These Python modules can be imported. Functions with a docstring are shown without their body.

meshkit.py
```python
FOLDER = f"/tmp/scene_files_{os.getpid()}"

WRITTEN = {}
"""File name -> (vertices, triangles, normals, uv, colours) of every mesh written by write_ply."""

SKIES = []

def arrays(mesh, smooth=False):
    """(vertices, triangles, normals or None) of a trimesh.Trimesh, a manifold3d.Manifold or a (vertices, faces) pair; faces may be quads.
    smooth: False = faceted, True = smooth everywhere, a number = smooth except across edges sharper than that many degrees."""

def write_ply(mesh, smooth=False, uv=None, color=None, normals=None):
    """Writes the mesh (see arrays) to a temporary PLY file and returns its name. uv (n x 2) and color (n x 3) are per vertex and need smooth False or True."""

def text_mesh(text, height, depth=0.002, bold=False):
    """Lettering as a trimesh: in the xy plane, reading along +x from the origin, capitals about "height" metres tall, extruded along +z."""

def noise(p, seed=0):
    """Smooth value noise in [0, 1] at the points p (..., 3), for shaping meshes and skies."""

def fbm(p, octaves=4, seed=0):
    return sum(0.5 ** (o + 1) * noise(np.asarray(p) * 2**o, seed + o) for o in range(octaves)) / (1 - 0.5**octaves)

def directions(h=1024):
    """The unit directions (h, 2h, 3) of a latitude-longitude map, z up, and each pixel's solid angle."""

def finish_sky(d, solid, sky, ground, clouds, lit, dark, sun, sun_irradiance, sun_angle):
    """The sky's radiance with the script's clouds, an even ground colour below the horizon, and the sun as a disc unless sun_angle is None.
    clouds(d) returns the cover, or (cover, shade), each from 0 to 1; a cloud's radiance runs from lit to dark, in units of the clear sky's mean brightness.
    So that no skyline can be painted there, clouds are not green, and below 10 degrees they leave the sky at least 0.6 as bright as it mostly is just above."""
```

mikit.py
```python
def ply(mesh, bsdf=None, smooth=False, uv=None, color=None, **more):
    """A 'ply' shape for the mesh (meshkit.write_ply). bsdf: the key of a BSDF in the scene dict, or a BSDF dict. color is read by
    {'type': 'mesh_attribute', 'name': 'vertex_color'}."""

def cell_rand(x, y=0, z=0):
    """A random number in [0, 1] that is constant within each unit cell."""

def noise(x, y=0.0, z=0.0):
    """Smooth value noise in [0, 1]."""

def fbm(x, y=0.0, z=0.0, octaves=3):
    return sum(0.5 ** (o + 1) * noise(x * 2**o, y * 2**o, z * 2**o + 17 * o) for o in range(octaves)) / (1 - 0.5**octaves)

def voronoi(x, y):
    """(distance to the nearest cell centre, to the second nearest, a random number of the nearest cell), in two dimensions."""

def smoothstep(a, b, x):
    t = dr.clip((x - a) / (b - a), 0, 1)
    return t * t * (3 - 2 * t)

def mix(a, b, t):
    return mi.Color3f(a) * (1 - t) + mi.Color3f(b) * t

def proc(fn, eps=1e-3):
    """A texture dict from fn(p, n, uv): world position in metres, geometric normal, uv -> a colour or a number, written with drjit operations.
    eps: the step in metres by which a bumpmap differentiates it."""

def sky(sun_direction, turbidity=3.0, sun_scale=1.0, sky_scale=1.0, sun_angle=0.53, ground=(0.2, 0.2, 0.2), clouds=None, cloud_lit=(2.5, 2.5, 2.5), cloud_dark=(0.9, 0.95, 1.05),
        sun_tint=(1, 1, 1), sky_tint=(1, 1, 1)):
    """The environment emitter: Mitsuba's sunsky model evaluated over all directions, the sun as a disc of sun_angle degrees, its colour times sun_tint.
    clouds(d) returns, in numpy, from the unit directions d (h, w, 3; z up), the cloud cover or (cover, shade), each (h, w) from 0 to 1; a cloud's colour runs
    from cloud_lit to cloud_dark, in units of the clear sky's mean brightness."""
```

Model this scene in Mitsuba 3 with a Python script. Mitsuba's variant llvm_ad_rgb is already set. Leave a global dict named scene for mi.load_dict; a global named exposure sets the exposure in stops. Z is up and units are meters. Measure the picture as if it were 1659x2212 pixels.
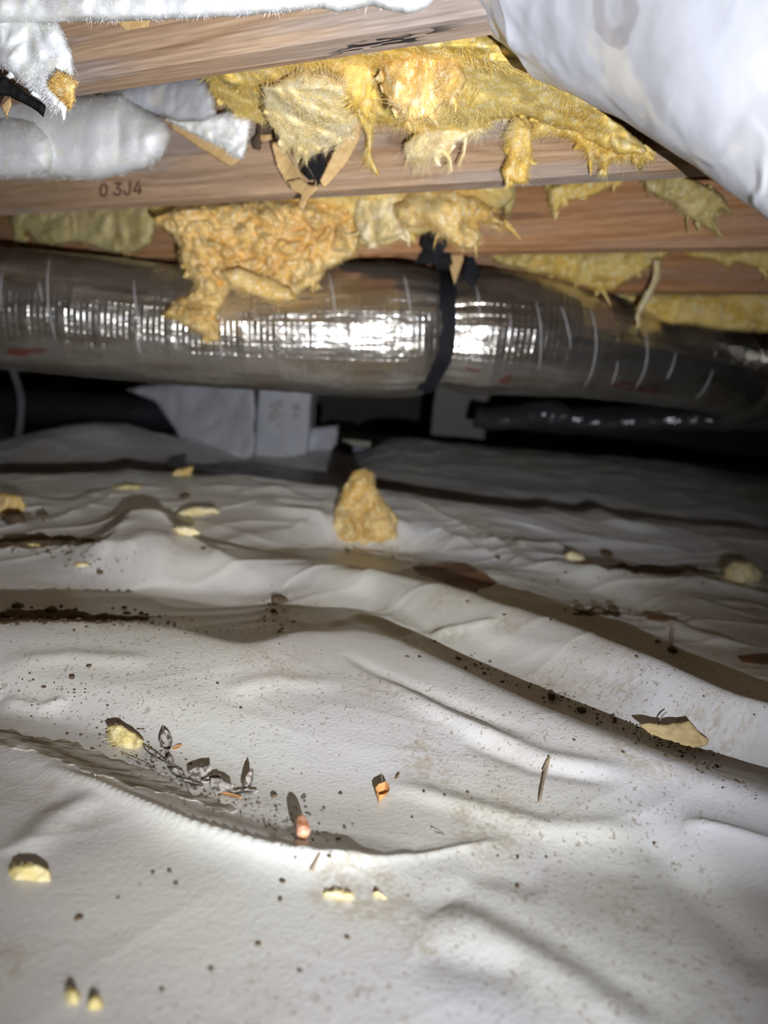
import math, numpy as np, trimesh, shapely, drjit as dr, mitsuba as mi, mikit, meshkit
from shapely.geometry import Polygon
from scipy.spatial import Delaunay
from scipy.interpolate import PchipInterpolator, RegularGridInterpolator, CubicSpline
T = mi.ScalarTransform4f
scene, labels = {'type': 'scene'}, {}
# ------------------------------------------------------------------ camera, light, exposure
F, CX, CY = 1662.0, 829.5, 1106.0
CAM = np.array([0, 0, 0.30])
PITCH, ROLL = math.radians(-7.05), math.radians(5.06)
r0, fw = np.array([1.0, 0, 0]), np.array([0, math.cos(PITCH), math.sin(PITCH)])
u0 = np.cross(r0, fw)
rt, up = math.cos(ROLL) * r0 + math.sin(ROLL) * u0, -math.sin(ROLL) * r0 + math.cos(ROLL) * u0
scene['camera'] = {'type': 'thinlens', 'fov': 2 * math.degrees(math.atan(1106 / F)), 'fov_axis': 'y', 'aperture_radius': 0.0034,
                   'focus_distance': 0.72, 'near_clip': 0.02, 'far_clip': 50.0,
                   'to_world': T().look_at(origin=CAM.tolist(), target=(CAM + fw).tolist(), up=up.tolist())}
LAMP = CAM + np.array([0.115, -0.14, -0.115])
scene['flashlight'] = {'type': 'spot', 'intensity': {'type': 'rgb', 'value': [0.96, 0.985, 1.06]}, 'beam_width': 2.0, 'cutoff_angle': 41.0,
                       'to_world': T().look_at(origin=LAMP.tolist(), target=(LAMP + np.array([-0.19, 1.0, 0.22])).tolist(), up=[0, 0, 1])}
exposure = 3.3

def ray(px, py):
    px, py = np.asarray(px, float), np.asarray(py, float)
    return ((px - CX) / F)[..., None] * rt - ((py - CY) / F)[..., None] * up + fw
def at(px, py, d): return CAM + ray(px, py) * np.asarray(d, float)[..., None]
def proj(p):
    q = np.asarray(p, float) - CAM
    d = q @ fw
    return CX + F * (q @ rt) / d, CY - F * (q @ up) / d, d
YAW = math.radians(26.48)
XJ, YJ = np.array([math.cos(YAW), -math.sin(YAW), 0]), np.array([math.sin(YAW), math.cos(YAW), 0])   # along and across the joists
J1, JD, JT, JZ = 0.616, 0.406, 0.038, 0.629
def yd(px, py, Y):                                   # depth at which the sight line meets the upright plane Y across the joists
    return Y / (ray(px, py) @ YJ)
def hz(px): return 900.0 + 0.0885 * (np.asarray(px, float) - 830)

def fbm(p, o=4, s=0): return meshkit.fbm(np.asarray(p, float), o, s)
def billow(p, s=0, o=3):
    p = np.asarray(p, float)
    return sum(0.5 ** (k + 1) * np.abs(2 * meshkit.noise(p * 2 ** k, s + k) - 1) for k in range(o)) / (1 - 0.5 ** o)

# ------------------------------------------------------------------ materials
noise, vfbm, sstep, mix = mikit.noise, mikit.fbm, mikit.smoothstep, mikit.mix
def mat(key, d): scene[key] = {'type': 'twosided', 'bsdf': d}; return key
def diffuse(key, c):
    return mat(key, {'type': 'diffuse', 'reflectance': {'type': 'rgb', 'value': list(c)} if isinstance(c, tuple) else mikit.proc(c)})
def princ(key, c, rough, bump=None, bscale=1.0, eps=1e-3, **kw):
    d = {'type': 'principled', 'base_color': {'type': 'rgb', 'value': list(c)} if isinstance(c, tuple) else mikit.proc(c), 'roughness': rough, **kw}
    if bump: d = {'type': 'bumpmap', 'arbitrary': mikit.proc(bump, eps), 'scale': bscale, 'bsdf': d}
    return mat(key, d)
C = mi.Color3f
def floor_color(p, n, uv):
    big = vfbm(p.x * 3.1, p.y * 3.1, 3.0, 4)
    film = sstep(0.36, 0.64, big)
    grain = noise(p.x * 420, p.y * 420, 1.0)
    blot = sstep(0.60, 0.76, vfbm(p.x * 11, p.y * 11, 7.0, 4)) * sstep(0.25, 0.75, grain * 0.6 + 0.4 * noise(p.x * 160, p.y * 160, 5.0))
    spots = sstep(0.72, 0.80, vfbm(p.x * 360, p.y * 360, 9.0, 2)) * sstep(0.45, 0.6, vfbm(p.x * 7, p.y * 7, 2.0, 3))
    c = mix(C(0.64, 0.64, 0.655), C(0.54, 0.515, 0.46), film * 0.85)
    c = mix(c, C(0.62, 0.62, 0.52), 0.5 * sstep(0.5, 0.62, vfbm(p.x * 4 + 9, p.y * 4, 1.0, 3)))
    c = mix(c, C(0.40, 0.34, 0.24), blot * 0.6)
    return mix(c, C(0.26, 0.19, 0.11), spots * 0.6)
def floor_bump(p, n, uv):
    return 0.00028 * vfbm(p.x * 500, p.y * 500, 0.0, 2) + 0.0003 * vfbm(p.x * 40, p.y * 60, 4.0, 2)
princ('floor_plastic', floor_color, 0.34, floor_bump, 1.0, 6e-4, specular=0.45)
def wool(key, a, b, c, f=22.0):
    def col(p, n, uv):
        m = vfbm(p.x * f, p.y * f, p.z * f, 3)
        k = noise(p.x * f * 9, p.y * f * 9, p.z * f * 4)
        w = 2.2 * vfbm(p.x * 30, p.y * 30, p.z * 30 + 4, 2)
        s = 0.5 * noise(p.x * 330 + 60 * w, p.y * 330, p.z * 60 + 14 * w) + 0.5 * noise(p.x * 90 + 9, p.y * 90, p.z * 420 + 50 * w)
        q = mix(mix(C(*a), C(*b), sstep(0.35, 0.62, m)), C(*c), sstep(0.5, 0.8, k) * 0.6)
        return q * (0.80 + 0.36 * s)
    diffuse(key, col)
wool('yellow_wool', (0.71, 0.495, 0.12), (0.80, 0.615, 0.21), (0.89, 0.79, 0.48))
wool('amber_wool', (0.70, 0.455, 0.13), (0.80, 0.585, 0.23), (0.92, 0.82, 0.58), 30.0)
wool('pale_wool', (0.78, 0.63, 0.30), (0.86, 0.75, 0.45), (0.90, 0.85, 0.66))
wool('dull_wool', (0.52, 0.42, 0.16), (0.68, 0.57, 0.26), (0.74, 0.66, 0.40))
wool('white_wool', (0.84, 0.845, 0.82), (0.89, 0.90, 0.90), (0.83, 0.83, 0.70), 14.0)
def wood(key, a, b, grey, gmix, streak=None):
    def col(p, n, uv):
        x, y = p.x * float(XJ[0]) + p.y * float(XJ[1]), p.x * float(YJ[0]) + p.y * float(YJ[1])
        w = vfbm(x * 1.6, y * 9, p.z * 9, 3)
        ring = 0.6 * noise(x * 2.2, y * 150 + 9 * w, p.z * 150 + 12 * w) + 0.4 * noise(x * 4, y * 50 + 5 * w, p.z * 52 + 6 * w)
        fine = noise(x * 45, y * 520, p.z * 520)
        q = mix(C(*a), C(*b), sstep(0.25, 0.75, ring)) * (0.8 + 0.4 * fine)
        g = sstep(0.42, 0.64, vfbm(x * 3.5, y * 30 + 2, p.z * 30, 3))
        q = mix(q, C(*grey) * (0.75 + 0.5 * fine), g * gmix)
        knot = sstep(0.79, 0.86, noise(x * 8, y * 22, p.z * 26 + 3))
        q = mix(q, C(0.16, 0.08, 0.045), knot * 0.6)
        if streak is not None:
            x0, x1 = streak
            m = sstep(x0, x0 + 0.06, x) * (1 - sstep(x1, x1 + 0.05, x))
            line = dr.abs(y - (J1 + 0.030 - 0.016 * (x - x0) / (x1 - x0)) + 0.012 * (vfbm(x * 30, 1.0, 0.0, 3) - 0.5))
            mold = sstep(0.008, 0.002, line - 0.004 * noise(x * 60, y * 300, 2.0)) * sstep(0.35, 0.5, noise(x * 90, y * 500, 8.0)) * sstep(0.634, 0.632, p.z)
            q = mix(q, C(0.03, 0.025, 0.025), m * mold)
        return q
    princ(key, col, 0.7, lambda p, n, uv: 0.0012 * noise((p.x * float(XJ[0]) + p.y * float(XJ[1])) * 12, (p.x * float(YJ[0]) + p.y * float(YJ[1])) * 330, p.z * 330), 1.0, 8e-4, specular=0.25)
XS0, XS1 = [float((at(x, y, 0.72) @ XJ)) for x, y in ((650, 120), (985, 85))]
wood('wood_stained', (0.30, 0.19, 0.115), (0.44, 0.31, 0.20), (0.30, 0.27, 0.255), 0.65, (XS0, XS1))
wood('wood_brown', (0.32, 0.20, 0.115), (0.46, 0.315, 0.195), (0.335, 0.285, 0.25), 0.7)
wood('wood_red', (0.35, 0.165, 0.068), (0.47, 0.26, 0.125), (0.34, 0.26, 0.22), 0.3)
def foil_color(p, n, uv):
    c = mix(C(0.80, 0.77, 0.71), C(0.58, 0.53, 0.45), sstep(0.4, 0.7, vfbm(uv.x * 9, uv.y * 30, 1.0, 3)))
    red = sstep(0.60, 0.70, noise(uv.x * 24, uv.y * 90, 3.0)) * sstep(0.845, 0.855, uv.y) * sstep(0.898, 0.885, uv.y) * sstep(0.45, 0.6, noise(uv.x * 5, 0.0, 6.0))
    c = c * (1 - 0.3 * sstep(0.30, 0.0, dr.abs(dr.sin(uv.x * (math.pi / 0.0125)))) * noise(uv.x * 40, uv.y * 60))
    return mix(c, C(0.60, 0.08, 0.05), red * 0.8)
def foil_bump(p, n, uv):
    a = dr.abs(dr.sin(uv.x * (math.pi / 0.0125)))
    b = dr.abs(dr.sin(uv.y * (math.pi * 36)))
    return 0.0005 * sstep(0.30, 0.0, a) + 0.0005 * sstep(0.3, 0.0, b) + 0.0018 * vfbm(uv.x * 60, uv.y * 75, 0.0, 3) + 0.002 * vfbm(uv.x * 9, uv.y * 95, 5.0, 3)
princ('duct_foil', foil_color, 0.24, foil_bump, 1.0, 8e-4, metallic=0.92)
princ('elbow_foil', (0.70, 0.67, 0.62), 0.15, lambda p, n, uv: 0.006 * vfbm(p.x * 38, p.y * 38, p.z * 38, 3), 1.0, 1e-3, metallic=1.0)
princ('black_foil', (0.05, 0.05, 0.056), 0.18, lambda p, n, uv: 0.003 * vfbm(p.x * 45, p.y * 45, p.z * 70, 3), 1.0, 1e-3, specular=1.0)
MARK = [0.0, 0.0, 0.0]                              # middle of the round water mark
def film_color(p, n, uv):
    e = dr.sqrt(dr.square(p.x - MARK[0]) + dr.square(p.y - MARK[1]) + dr.square(p.z - MARK[2])) + 0.010 * (vfbm(p.x * 90, p.y * 90, p.z * 90, 3) - 0.5)
    ring = sstep(0.0235, 0.0205, e) * (0.05 + 0.95 * sstep(0.006, 0.013, e)) * (0.7 + 0.6 * noise(p.x * 130, p.y * 130, p.z * 130))
    c = mix(C(0.45, 0.46, 0.49), C(0.40, 0.40, 0.41), sstep(0.4, 0.65, vfbm(p.x * 13, p.y * 13, p.z * 13, 4)))
    c = mix(c, C(0.62, 0.58, 0.48), 0.6 * sstep(0.60, 0.75, vfbm(p.x * 22 + 3, p.y * 22, p.z * 22, 4)))
    return mix(c, C(0.29, 0.27, 0.275), 0.8 * dr.minimum(ring, 1.0))
princ('white_film', film_color, 0.30, lambda p, n, uv: 0.0014 * vfbm(p.x * 30, p.y * 30, p.z * 30, 4) + 0.0016 * sstep(0.90, 1.0, 1 - dr.abs(2 * vfbm(p.x * 16, p.y * 16, p.z * 16, 2) - 1)) * sstep(0.5, 0.7, vfbm(p.x * 11 + 4, p.y * 11, p.z * 11, 2)), 1.0, 1e-3, specular=0.5)
diffuse('water_mark', lambda p, n, uv: mix(C(0.40, 0.38, 0.37), C(0.60, 0.59, 0.58), sstep(0.40, 0.62, vfbm(p.x * 70, p.y * 70, p.z * 70, 3))))
princ('dimmed_film', (0.46, 0.47, 0.50), 0.45, specular=0.4)  # same film as the floor, its colour darkened to paint in the far dimness
princ('kraft_paper', lambda p, n, uv: mix(C(0.50, 0.33, 0.14), C(0.62, 0.43, 0.20), vfbm(p.x * 60, p.y * 60, p.z * 60, 3)), 0.6, specular=0.3)
diffuse('tar_and_hole_black', (0.018, 0.017, 0.018))  # torn black facing, and the painted darkness of the hole between the flaps
diffuse('cavity_brown', (0.11, 0.075, 0.055))  # painted shade of the cavity beside the torn white batt
princ('webbing', (0.012, 0.0125, 0.015), 0.7, lambda p, n, uv: 0.0006 * noise(p.x * 300, p.y * 300, p.z * 420), 1.0, 6e-4, specular=0.2)
princ('black_pipe_plastic', (0.02, 0.021, 0.025), 0.4, specular=0.4)
diffuse('concrete', lambda p, n, uv: mix(C(0.30, 0.28, 0.26), C(0.40, 0.38, 0.35), vfbm(p.x * 6, p.y * 6, p.z * 6, 4)))
diffuse('plywood', lambda p, n, uv: mix(C(0.40, 0.26, 0.14), C(0.52, 0.36, 0.2), noise(p.x * 4, p.y * 60, 0.0)))
diffuse('scratch_white', (0.46, 0.455, 0.46))
def earth(p, n, uv): return mix(C(0.05, 0.035, 0.022), C(0.17, 0.12, 0.075), vfbm(p.x * 240, p.y * 240, p.z * 240, 2))
diffuse('earth', earth)
princ('mud', lambda p, n, uv: mix(C(0.13, 0.065, 0.032), C(0.22, 0.125, 0.065), vfbm(p.x * 40, p.y * 40, 0.0, 4)), 0.35, specular=0.5)
diffuse('silt', lambda p, n, uv: mix(C(0.26, 0.22, 0.15), C(0.56, 0.53, 0.46), sstep(0.3, 0.66, vfbm(p.x * 90, p.y * 240, 0.0, 4))))
diffuse('grey_leaf', lambda p, n, uv: mix(C(0.09, 0.075, 0.06), C(0.40, 0.36, 0.32), sstep(0.35, 0.65, vfbm(p.x * 320, p.y * 320, p.z * 320, 3))))
diffuse('brown_leaf', lambda p, n, uv: mix(C(0.42, 0.20, 0.07), C(0.60, 0.33, 0.13), vfbm(p.x * 300, p.y * 300, p.z * 300, 2)))
diffuse('twig_bark', (0.30, 0.23, 0.16))
princ('copper', lambda p, n, uv: mix(C(0.50, 0.22, 0.10), C(0.80, 0.42, 0.27), sstep(0.3, 0.7, noise(p.x * 300, p.y * 300, p.z * 300))), 0.4, specular=0.5)
princ('navy', (0.012, 0.02, 0.09), 0.4, specular=0.4)
diffuse('cream', (0.62, 0.60, 0.50))
diffuse('stamp_ink', (0.15, 0.075, 0.05))
diffuse('tan_board', lambda p, n, uv: mix(C(0.42, 0.31, 0.15), C(0.58, 0.45, 0.24), vfbm(p.x * 120, p.y * 120, p.z * 120, 3)))
diffuse('strap_grey', (0.16, 0.16, 0.17))

# ------------------------------------------------------------------ builders
def put(key, mesh, m, smooth=False, label=None, cat=None, group=None, kind=None, uv=None):
    k, i = key, 0
    while k in scene:
        i += 1
        k = f'{key}_{i:03d}'
    scene[k] = mikit.ply(mesh, m, smooth=smooth, uv=uv)
    e = {a: b for a, b in (('label', label), ('category', cat), ('group', group), ('kind', kind)) if b}
    if e: labels[k] = e
    return k
def name(key, label, cat, group=None):
    k, i = key, 0
    while k in labels:
        i += 1
        k = f'{key}_{i:03d}'
    labels[k] = {'label': label, 'category': cat}
    if group: labels[k]['group'] = group
    return k
def tm(v, f): return trimesh.Trimesh(np.asarray(v, float), np.asarray(f, int), process=False)
def cat_meshes(*ms):
    vs, fs, o = [], [], 0
    for m in ms:
        vs.append(np.asarray(m.vertices)); fs.append(np.asarray(m.faces) + o); o += len(m.vertices)
    return tm(np.vstack(vs), np.vstack(fs))
def box(lo, hi): return trimesh.creation.box(bounds=[lo, hi])
def jittered(outline, amp, rng, step=6.0):
    pts = np.asarray(outline, float)
    L = shapely.LinearRing(pts)
    n = max(12, int(L.length / step))
    q = np.array([L.interpolate(k / n, True).coords[0] for k in range(n)])
    s = rng.integers(1000)
    p3 = np.c_[q / 28.0, np.zeros(n) + s]
    off = np.c_[fbm(p3, 4, s) - 0.5, fbm(p3, 4, s + 9) - 0.5] * 2 * amp
    return np.asarray(Polygon(q + off).buffer(0).simplify(0.4).exterior.coords[:-1]) if Polygon(q + off).buffer(0).geom_type == 'Polygon' else q
def pillow(outline, depth, thick, back=None, edge=25.0, amp=5.0, step=5.0, lump=(40.0, 0.5), fine=(130.0, 0.0025), seed=1, bend=None, stretch=(1, 1, 0.6), octs=2):
    """A soft body of real thickness: its outline at its own distance, its front and back bulging by noise lumps."""
    rng = np.random.default_rng(seed)
    ol = jittered(outline, amp, rng, step)
    poly = Polygon(ol).buffer(0)
    if poly.geom_type != 'Polygon': poly = max(poly.geoms, key=lambda g: g.area)
    ring = poly.exterior
    nb = int(ring.length / step)
    bp = np.array([ring.interpolate(k / nb, True).coords[0] for k in range(nb)])
    x0, y0, x1, y1 = poly.bounds
    gx, gy = np.meshgrid(np.arange(x0, x1, step), np.arange(y0, y1, step))
    g = np.c_[gx.ravel(), gy.ravel()] + rng.uniform(-0.3, 0.3, (gx.size, 2)) * step
    pts = shapely.points(g)
    g = g[shapely.contains(poly.buffer(-step * 0.5), pts)]
    q = np.vstack([bp, g])
    tri = Delaunay(q).simplices
    cen = q[tri].mean(1)
    tri = tri[shapely.contains(poly, shapely.points(cen))]
    a = q[tri]
    tri = np.where((np.cross(a[:, 1] - a[:, 0], a[:, 2] - a[:, 0]) > 0)[:, None], tri[:, ::-1], tri)
    d = shapely.distance(ring, shapely.points(q)); d[:nb] = 0
    prof = np.sqrt(np.clip(1 - (1 - np.clip(d / edge, 0, 1)) ** 2, 0, 1))
    z0 = depth(q[:, 0], q[:, 1]) if callable(depth) else np.full(len(q), float(depth))
    if bend is not None: z0 = z0 + bend(q[:, 0], q[:, 1])
    base = at(q[:, 0], q[:, 1], z0)
    dirn = ray(q[:, 0], q[:, 1]); dirn /= np.linalg.norm(dirn, axis=1)[:, None]
    st = base * np.array(stretch)
    wq = st * lump[0] + 1.6 * (np.stack([fbm(st * lump[0] * 0.55 + 31 * k, 2, seed + k) for k in range(3)], -1) - 0.5)
    b = 0.78 * billow(wq, seed * 7, octs) + 0.22 * billow(wq * 2.3 + 5, seed * 5 + 1, 1) * (0.4 + 1.2 * fbm(base * lump[0] * 0.5 + 3, 2, seed + 2))
    w = fbm(base * lump[0] * 0.4, 3, seed)
    front = prof * thick * (1 - lump[1] + lump[1] * (1.5 * b + 0.8 * (w - 0.5))) + prof * fine[1] * (fbm(base * fine[0], 3, seed + 3) - 0.5) * 2
    back = thick * 0.6 if back is None else back
    vf, vb = base - dirn * front[:, None], base + dirn * (prof * back)[:, None]
    N = len(q)
    remap = np.r_[np.arange(nb), np.arange(N, N + N - nb)]
    return tm(np.vstack([vf, vb[nb:]]), np.vstack([tri, remap[tri][:, ::-1]]))
def fibres(mesh, n, length, width=0.00035, seed=0, droop=0.4, bias=None, tang=0.8):
    """Loose fibres growing out of a mesh: tapered ribbons in one array."""
    rng = np.random.default_rng(seed)
    tri = mesh.triangles
    ar = np.linalg.norm(np.cross(tri[:, 1] - tri[:, 0], tri[:, 2] - tri[:, 0]), axis=1)
    nr = np.cross(tri[:, 1] - tri[:, 0], tri[:, 2] - tri[:, 0]) / np.maximum(ar, 1e-12)[:, None]
    i = rng.choice(len(tri), n, p=ar / ar.sum())
    a, b = rng.random((2, n, 1)); sw = (a + b) > 1; a, b = np.where(sw, 1 - a, a), np.where(sw, 1 - b, b)
    p = tri[i, 0] + a * (tri[i, 1] - tri[i, 0]) + b * (tri[i, 2] - tri[i, 0])
    flow = np.stack([fbm(p * 24, 2, seed + k) - 0.5 for k in range(3)], 1) * 7
    d = nr[i] * rng.uniform(0.0, 0.5, (n, 1)) + tang * (flow + rng.normal(0, 0.3, (n, 3)))
    if bias is not None: d = d + np.asarray(bias)
    d /= np.linalg.norm(d, axis=1)[:, None]
    L = length * 0.45 * rng.lognormal(-0.3, 0.5, (n, 1))
    curl = rng.normal(0, 0.8, (n, 3))
    S = 4
    side = np.cross(d, rng.normal(0, 1, (n, 3))); side /= np.linalg.norm(side, axis=1)[:, None]
    V = np.zeros((n, 2 * S - 1, 3)); k = 0
    for s in range(S):
        t = s / (S - 1)
        c = p + L * (t * d + t * t * (curl * 0.6 + np.array([0, 0, -droop])))
        w = width * (1 - 0.6 * t)
        if s < S - 1:
            V[:, k] = c - side * w; V[:, k + 1] = c + side * w; k += 2
        else: V[:, k] = c
    fr = np.array([[0, 1, 3], [0, 3, 2], [2, 3, 5], [2, 5, 4], [4, 5, 6]])
    return tm(V.reshape(-1, 3), (fr[None] + (np.arange(n) * (2 * S - 1))[:, None, None]).reshape(-1, 3))
def tube(path, rad, sides=12, jitter=0.0, seed=0, caps=True, res=None):
    path = np.asarray(path, float)
    if res:
        t = np.r_[0, np.cumsum(np.linalg.norm(np.diff(path, axis=0), axis=1))]
        tt = np.linspace(0, t[-1], res)
        rad = np.interp(tt, t, np.broadcast_to(rad, len(t)))
        path = CubicSpline(t, path)(tt)
    n = len(path); rad = np.broadcast_to(rad, n)
    tg = np.gradient(path, axis=0); tg /= np.linalg.norm(tg, axis=1)[:, None]
    ref = np.array([0, 0, 1.0]) if abs(tg[:, 2]).max() < 0.9 else np.array([0.3, 0.9, 0.1])
    s = np.cross(tg, ref); s /= np.linalg.norm(s, axis=1)[:, None]
    w = np.cross(s, tg)
    a = np.arange(sides) * 2 * np.pi / sides
    V = path[:, None] + (np.cos(a)[None, :, None] * s[:, None] + np.sin(a)[None, :, None] * w[:, None]) * rad[:, None, None]
    V = V.reshape(-1, 3)
    if jitter: V = V + (np.stack([fbm(V * 60, 2, seed + k) for k in range(3)], 1) - 0.5) * 2 * jitter
    i, j = np.meshgrid(np.arange(n - 1), np.arange(sides), indexing='ij')
    a0, a1 = i * sides + j, i * sides + (j + 1) % sides
    f = np.vstack([np.c_[a0.ravel(), a1.ravel(), (a1 + sides).ravel()], np.c_[a0.ravel(), (a1 + sides).ravel(), (a0 + sides).ravel()]])
    if caps:
        V = np.vstack([V, path[:1], path[-1:]]); c0, c1 = n * sides, n * sides + 1
        j = np.arange(sides)
        f = np.vstack([f, np.c_[(j + 1) % sides, j, j * 0 + c0], np.c_[(n - 1) * sides + j, (n - 1) * sides + (j + 1) % sides, j * 0 + c1]])
    return tm(V, f)
def ribbon(path, sides, width, thick, res=60):
    """A strap: path points and the direction of its width at each, swept with a flat rectangular section."""
    path, sides = np.asarray(path, float), np.asarray(sides, float)
    t = np.r_[0, np.cumsum(np.linalg.norm(np.diff(path, axis=0), axis=1))]; tt = np.linspace(0, t[-1], res)
    p = CubicSpline(t, path)(tt); s = np.stack([np.interp(tt, t, sides[:, k]) for k in range(3)], 1)
    tg = np.gradient(p, axis=0); tg /= np.linalg.norm(tg, axis=1)[:, None]
    s -= (s * tg).sum(1)[:, None] * tg; s /= np.linalg.norm(s, axis=1)[:, None]
    n = np.cross(tg, s); wd = np.interp(tt, t, np.broadcast_to(width, len(t)))[:, None] / 2
    V = np.stack([p - s * wd - n * thick / 2, p + s * wd - n * thick / 2, p + s * wd + n * thick / 2, p - s * wd + n * thick / 2], 1).reshape(-1, 3)
    f = []
    for k in range(res - 1):
        for j in range(4):
            a, b = k * 4 + j, k * 4 + (j + 1) % 4
            f += [[a, b, b + 4], [a, b + 4, a + 4]]
    f += [[0, 2, 1], [0, 3, 2], [res * 4 - 4, res * 4 - 3, res * 4 - 2], [res * 4 - 4, res * 4 - 2, res * 4 - 1]]
    return tm(V, f)

# ------------------------------------------------------------------ ground: white plastic vapour barrier in folds
def h2d(px, py, h): return (0.30 - h) * F / (np.asarray(py, float) - hz(px))
def d2h(px, py, d): return 0.30 - (np.asarray(py, float) - hz(px)) / F * d
COLS = np.arange(-500, 2201, 15.0)
def line_h(rows):                                     # (px, py, height)
    a = np.array(rows, float); d = h2d(a[:, 0], a[:, 1], a[:, 2])
    return PchipInterpolator(a[:, 0], d, extrapolate=False), PchipInterpolator(a[:, 0], a[:, 2], extrapolate=False)
def line_d(rows):                                     # (px, py, depth)
    a = np.array(rows, float)
    return PchipInterpolator(a[:, 0], a[:, 2], extrapolate=False), PchipInterpolator(a[:, 0], d2h(a[:, 0], a[:, 1], a[:, 2]), extrapolate=False)
def line_x(rows):                                     # (px, depth, height)
    a = np.array(rows, float)
    return PchipInterpolator(a[:, 0], a[:, 1], extrapolate=False), PchipInterpolator(a[:, 0], a[:, 2], extrapolate=False)
def cols(l, xs=COLS):
    out = []
    for g in l:
        lo, hi = g.x[0], g.x[-1]
        out.append(g(np.clip(xs, lo, hi)))
    return out
crestA = line_h([(-400, 1335, .05), (0, 1350, .05), (150, 1352, .05), (300, 1357, .05), (420, 1375, .05), (500, 1398, .05), (545, 1406, .05), (590, 1397, .05), (640, 1379, .05), (720, 1376, .05), (800, 1372, .05), (870, 1388, .05), (950, 1425, .05), (1100, 1497, .045), (1250, 1565, .042), (1400, 1625, .04), (1659, 1730, .033), (2100, 1900, .03)])
cA = cols(crestA)
hA = np.interp(COLS, [-400, 0, 330, 450, 545, 640, 830, 1100, 1400, 1659, 2100], [.006, .006, .004, .002, .002, .004, .008, .006, .004, .002, .002])
crestB = line_h([(-400, 1185, .035), (0, 1190, .037), (330, 1215, .045), (460, 1216, .046), (560, 1222, .048), (700, 1228, .056), (830, 1238, .062), (950, 1265, .064), (1100, 1308, .065), (1250, 1355, .065), (1400, 1412, .065), (1659, 1525, .06), (2100, 1720, .06)])
cB = cols(crestB)
hB = np.interp(COLS, [-400, 0, 330, 460, 560, 700, 830, 1100, 1400, 1659, 2100], [.04, .043, .054, .05, .044, .034, .03, .028, .022, .015, .01])
HL, BL = float(LAMP[2]), -float(LAMP[1])
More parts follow.
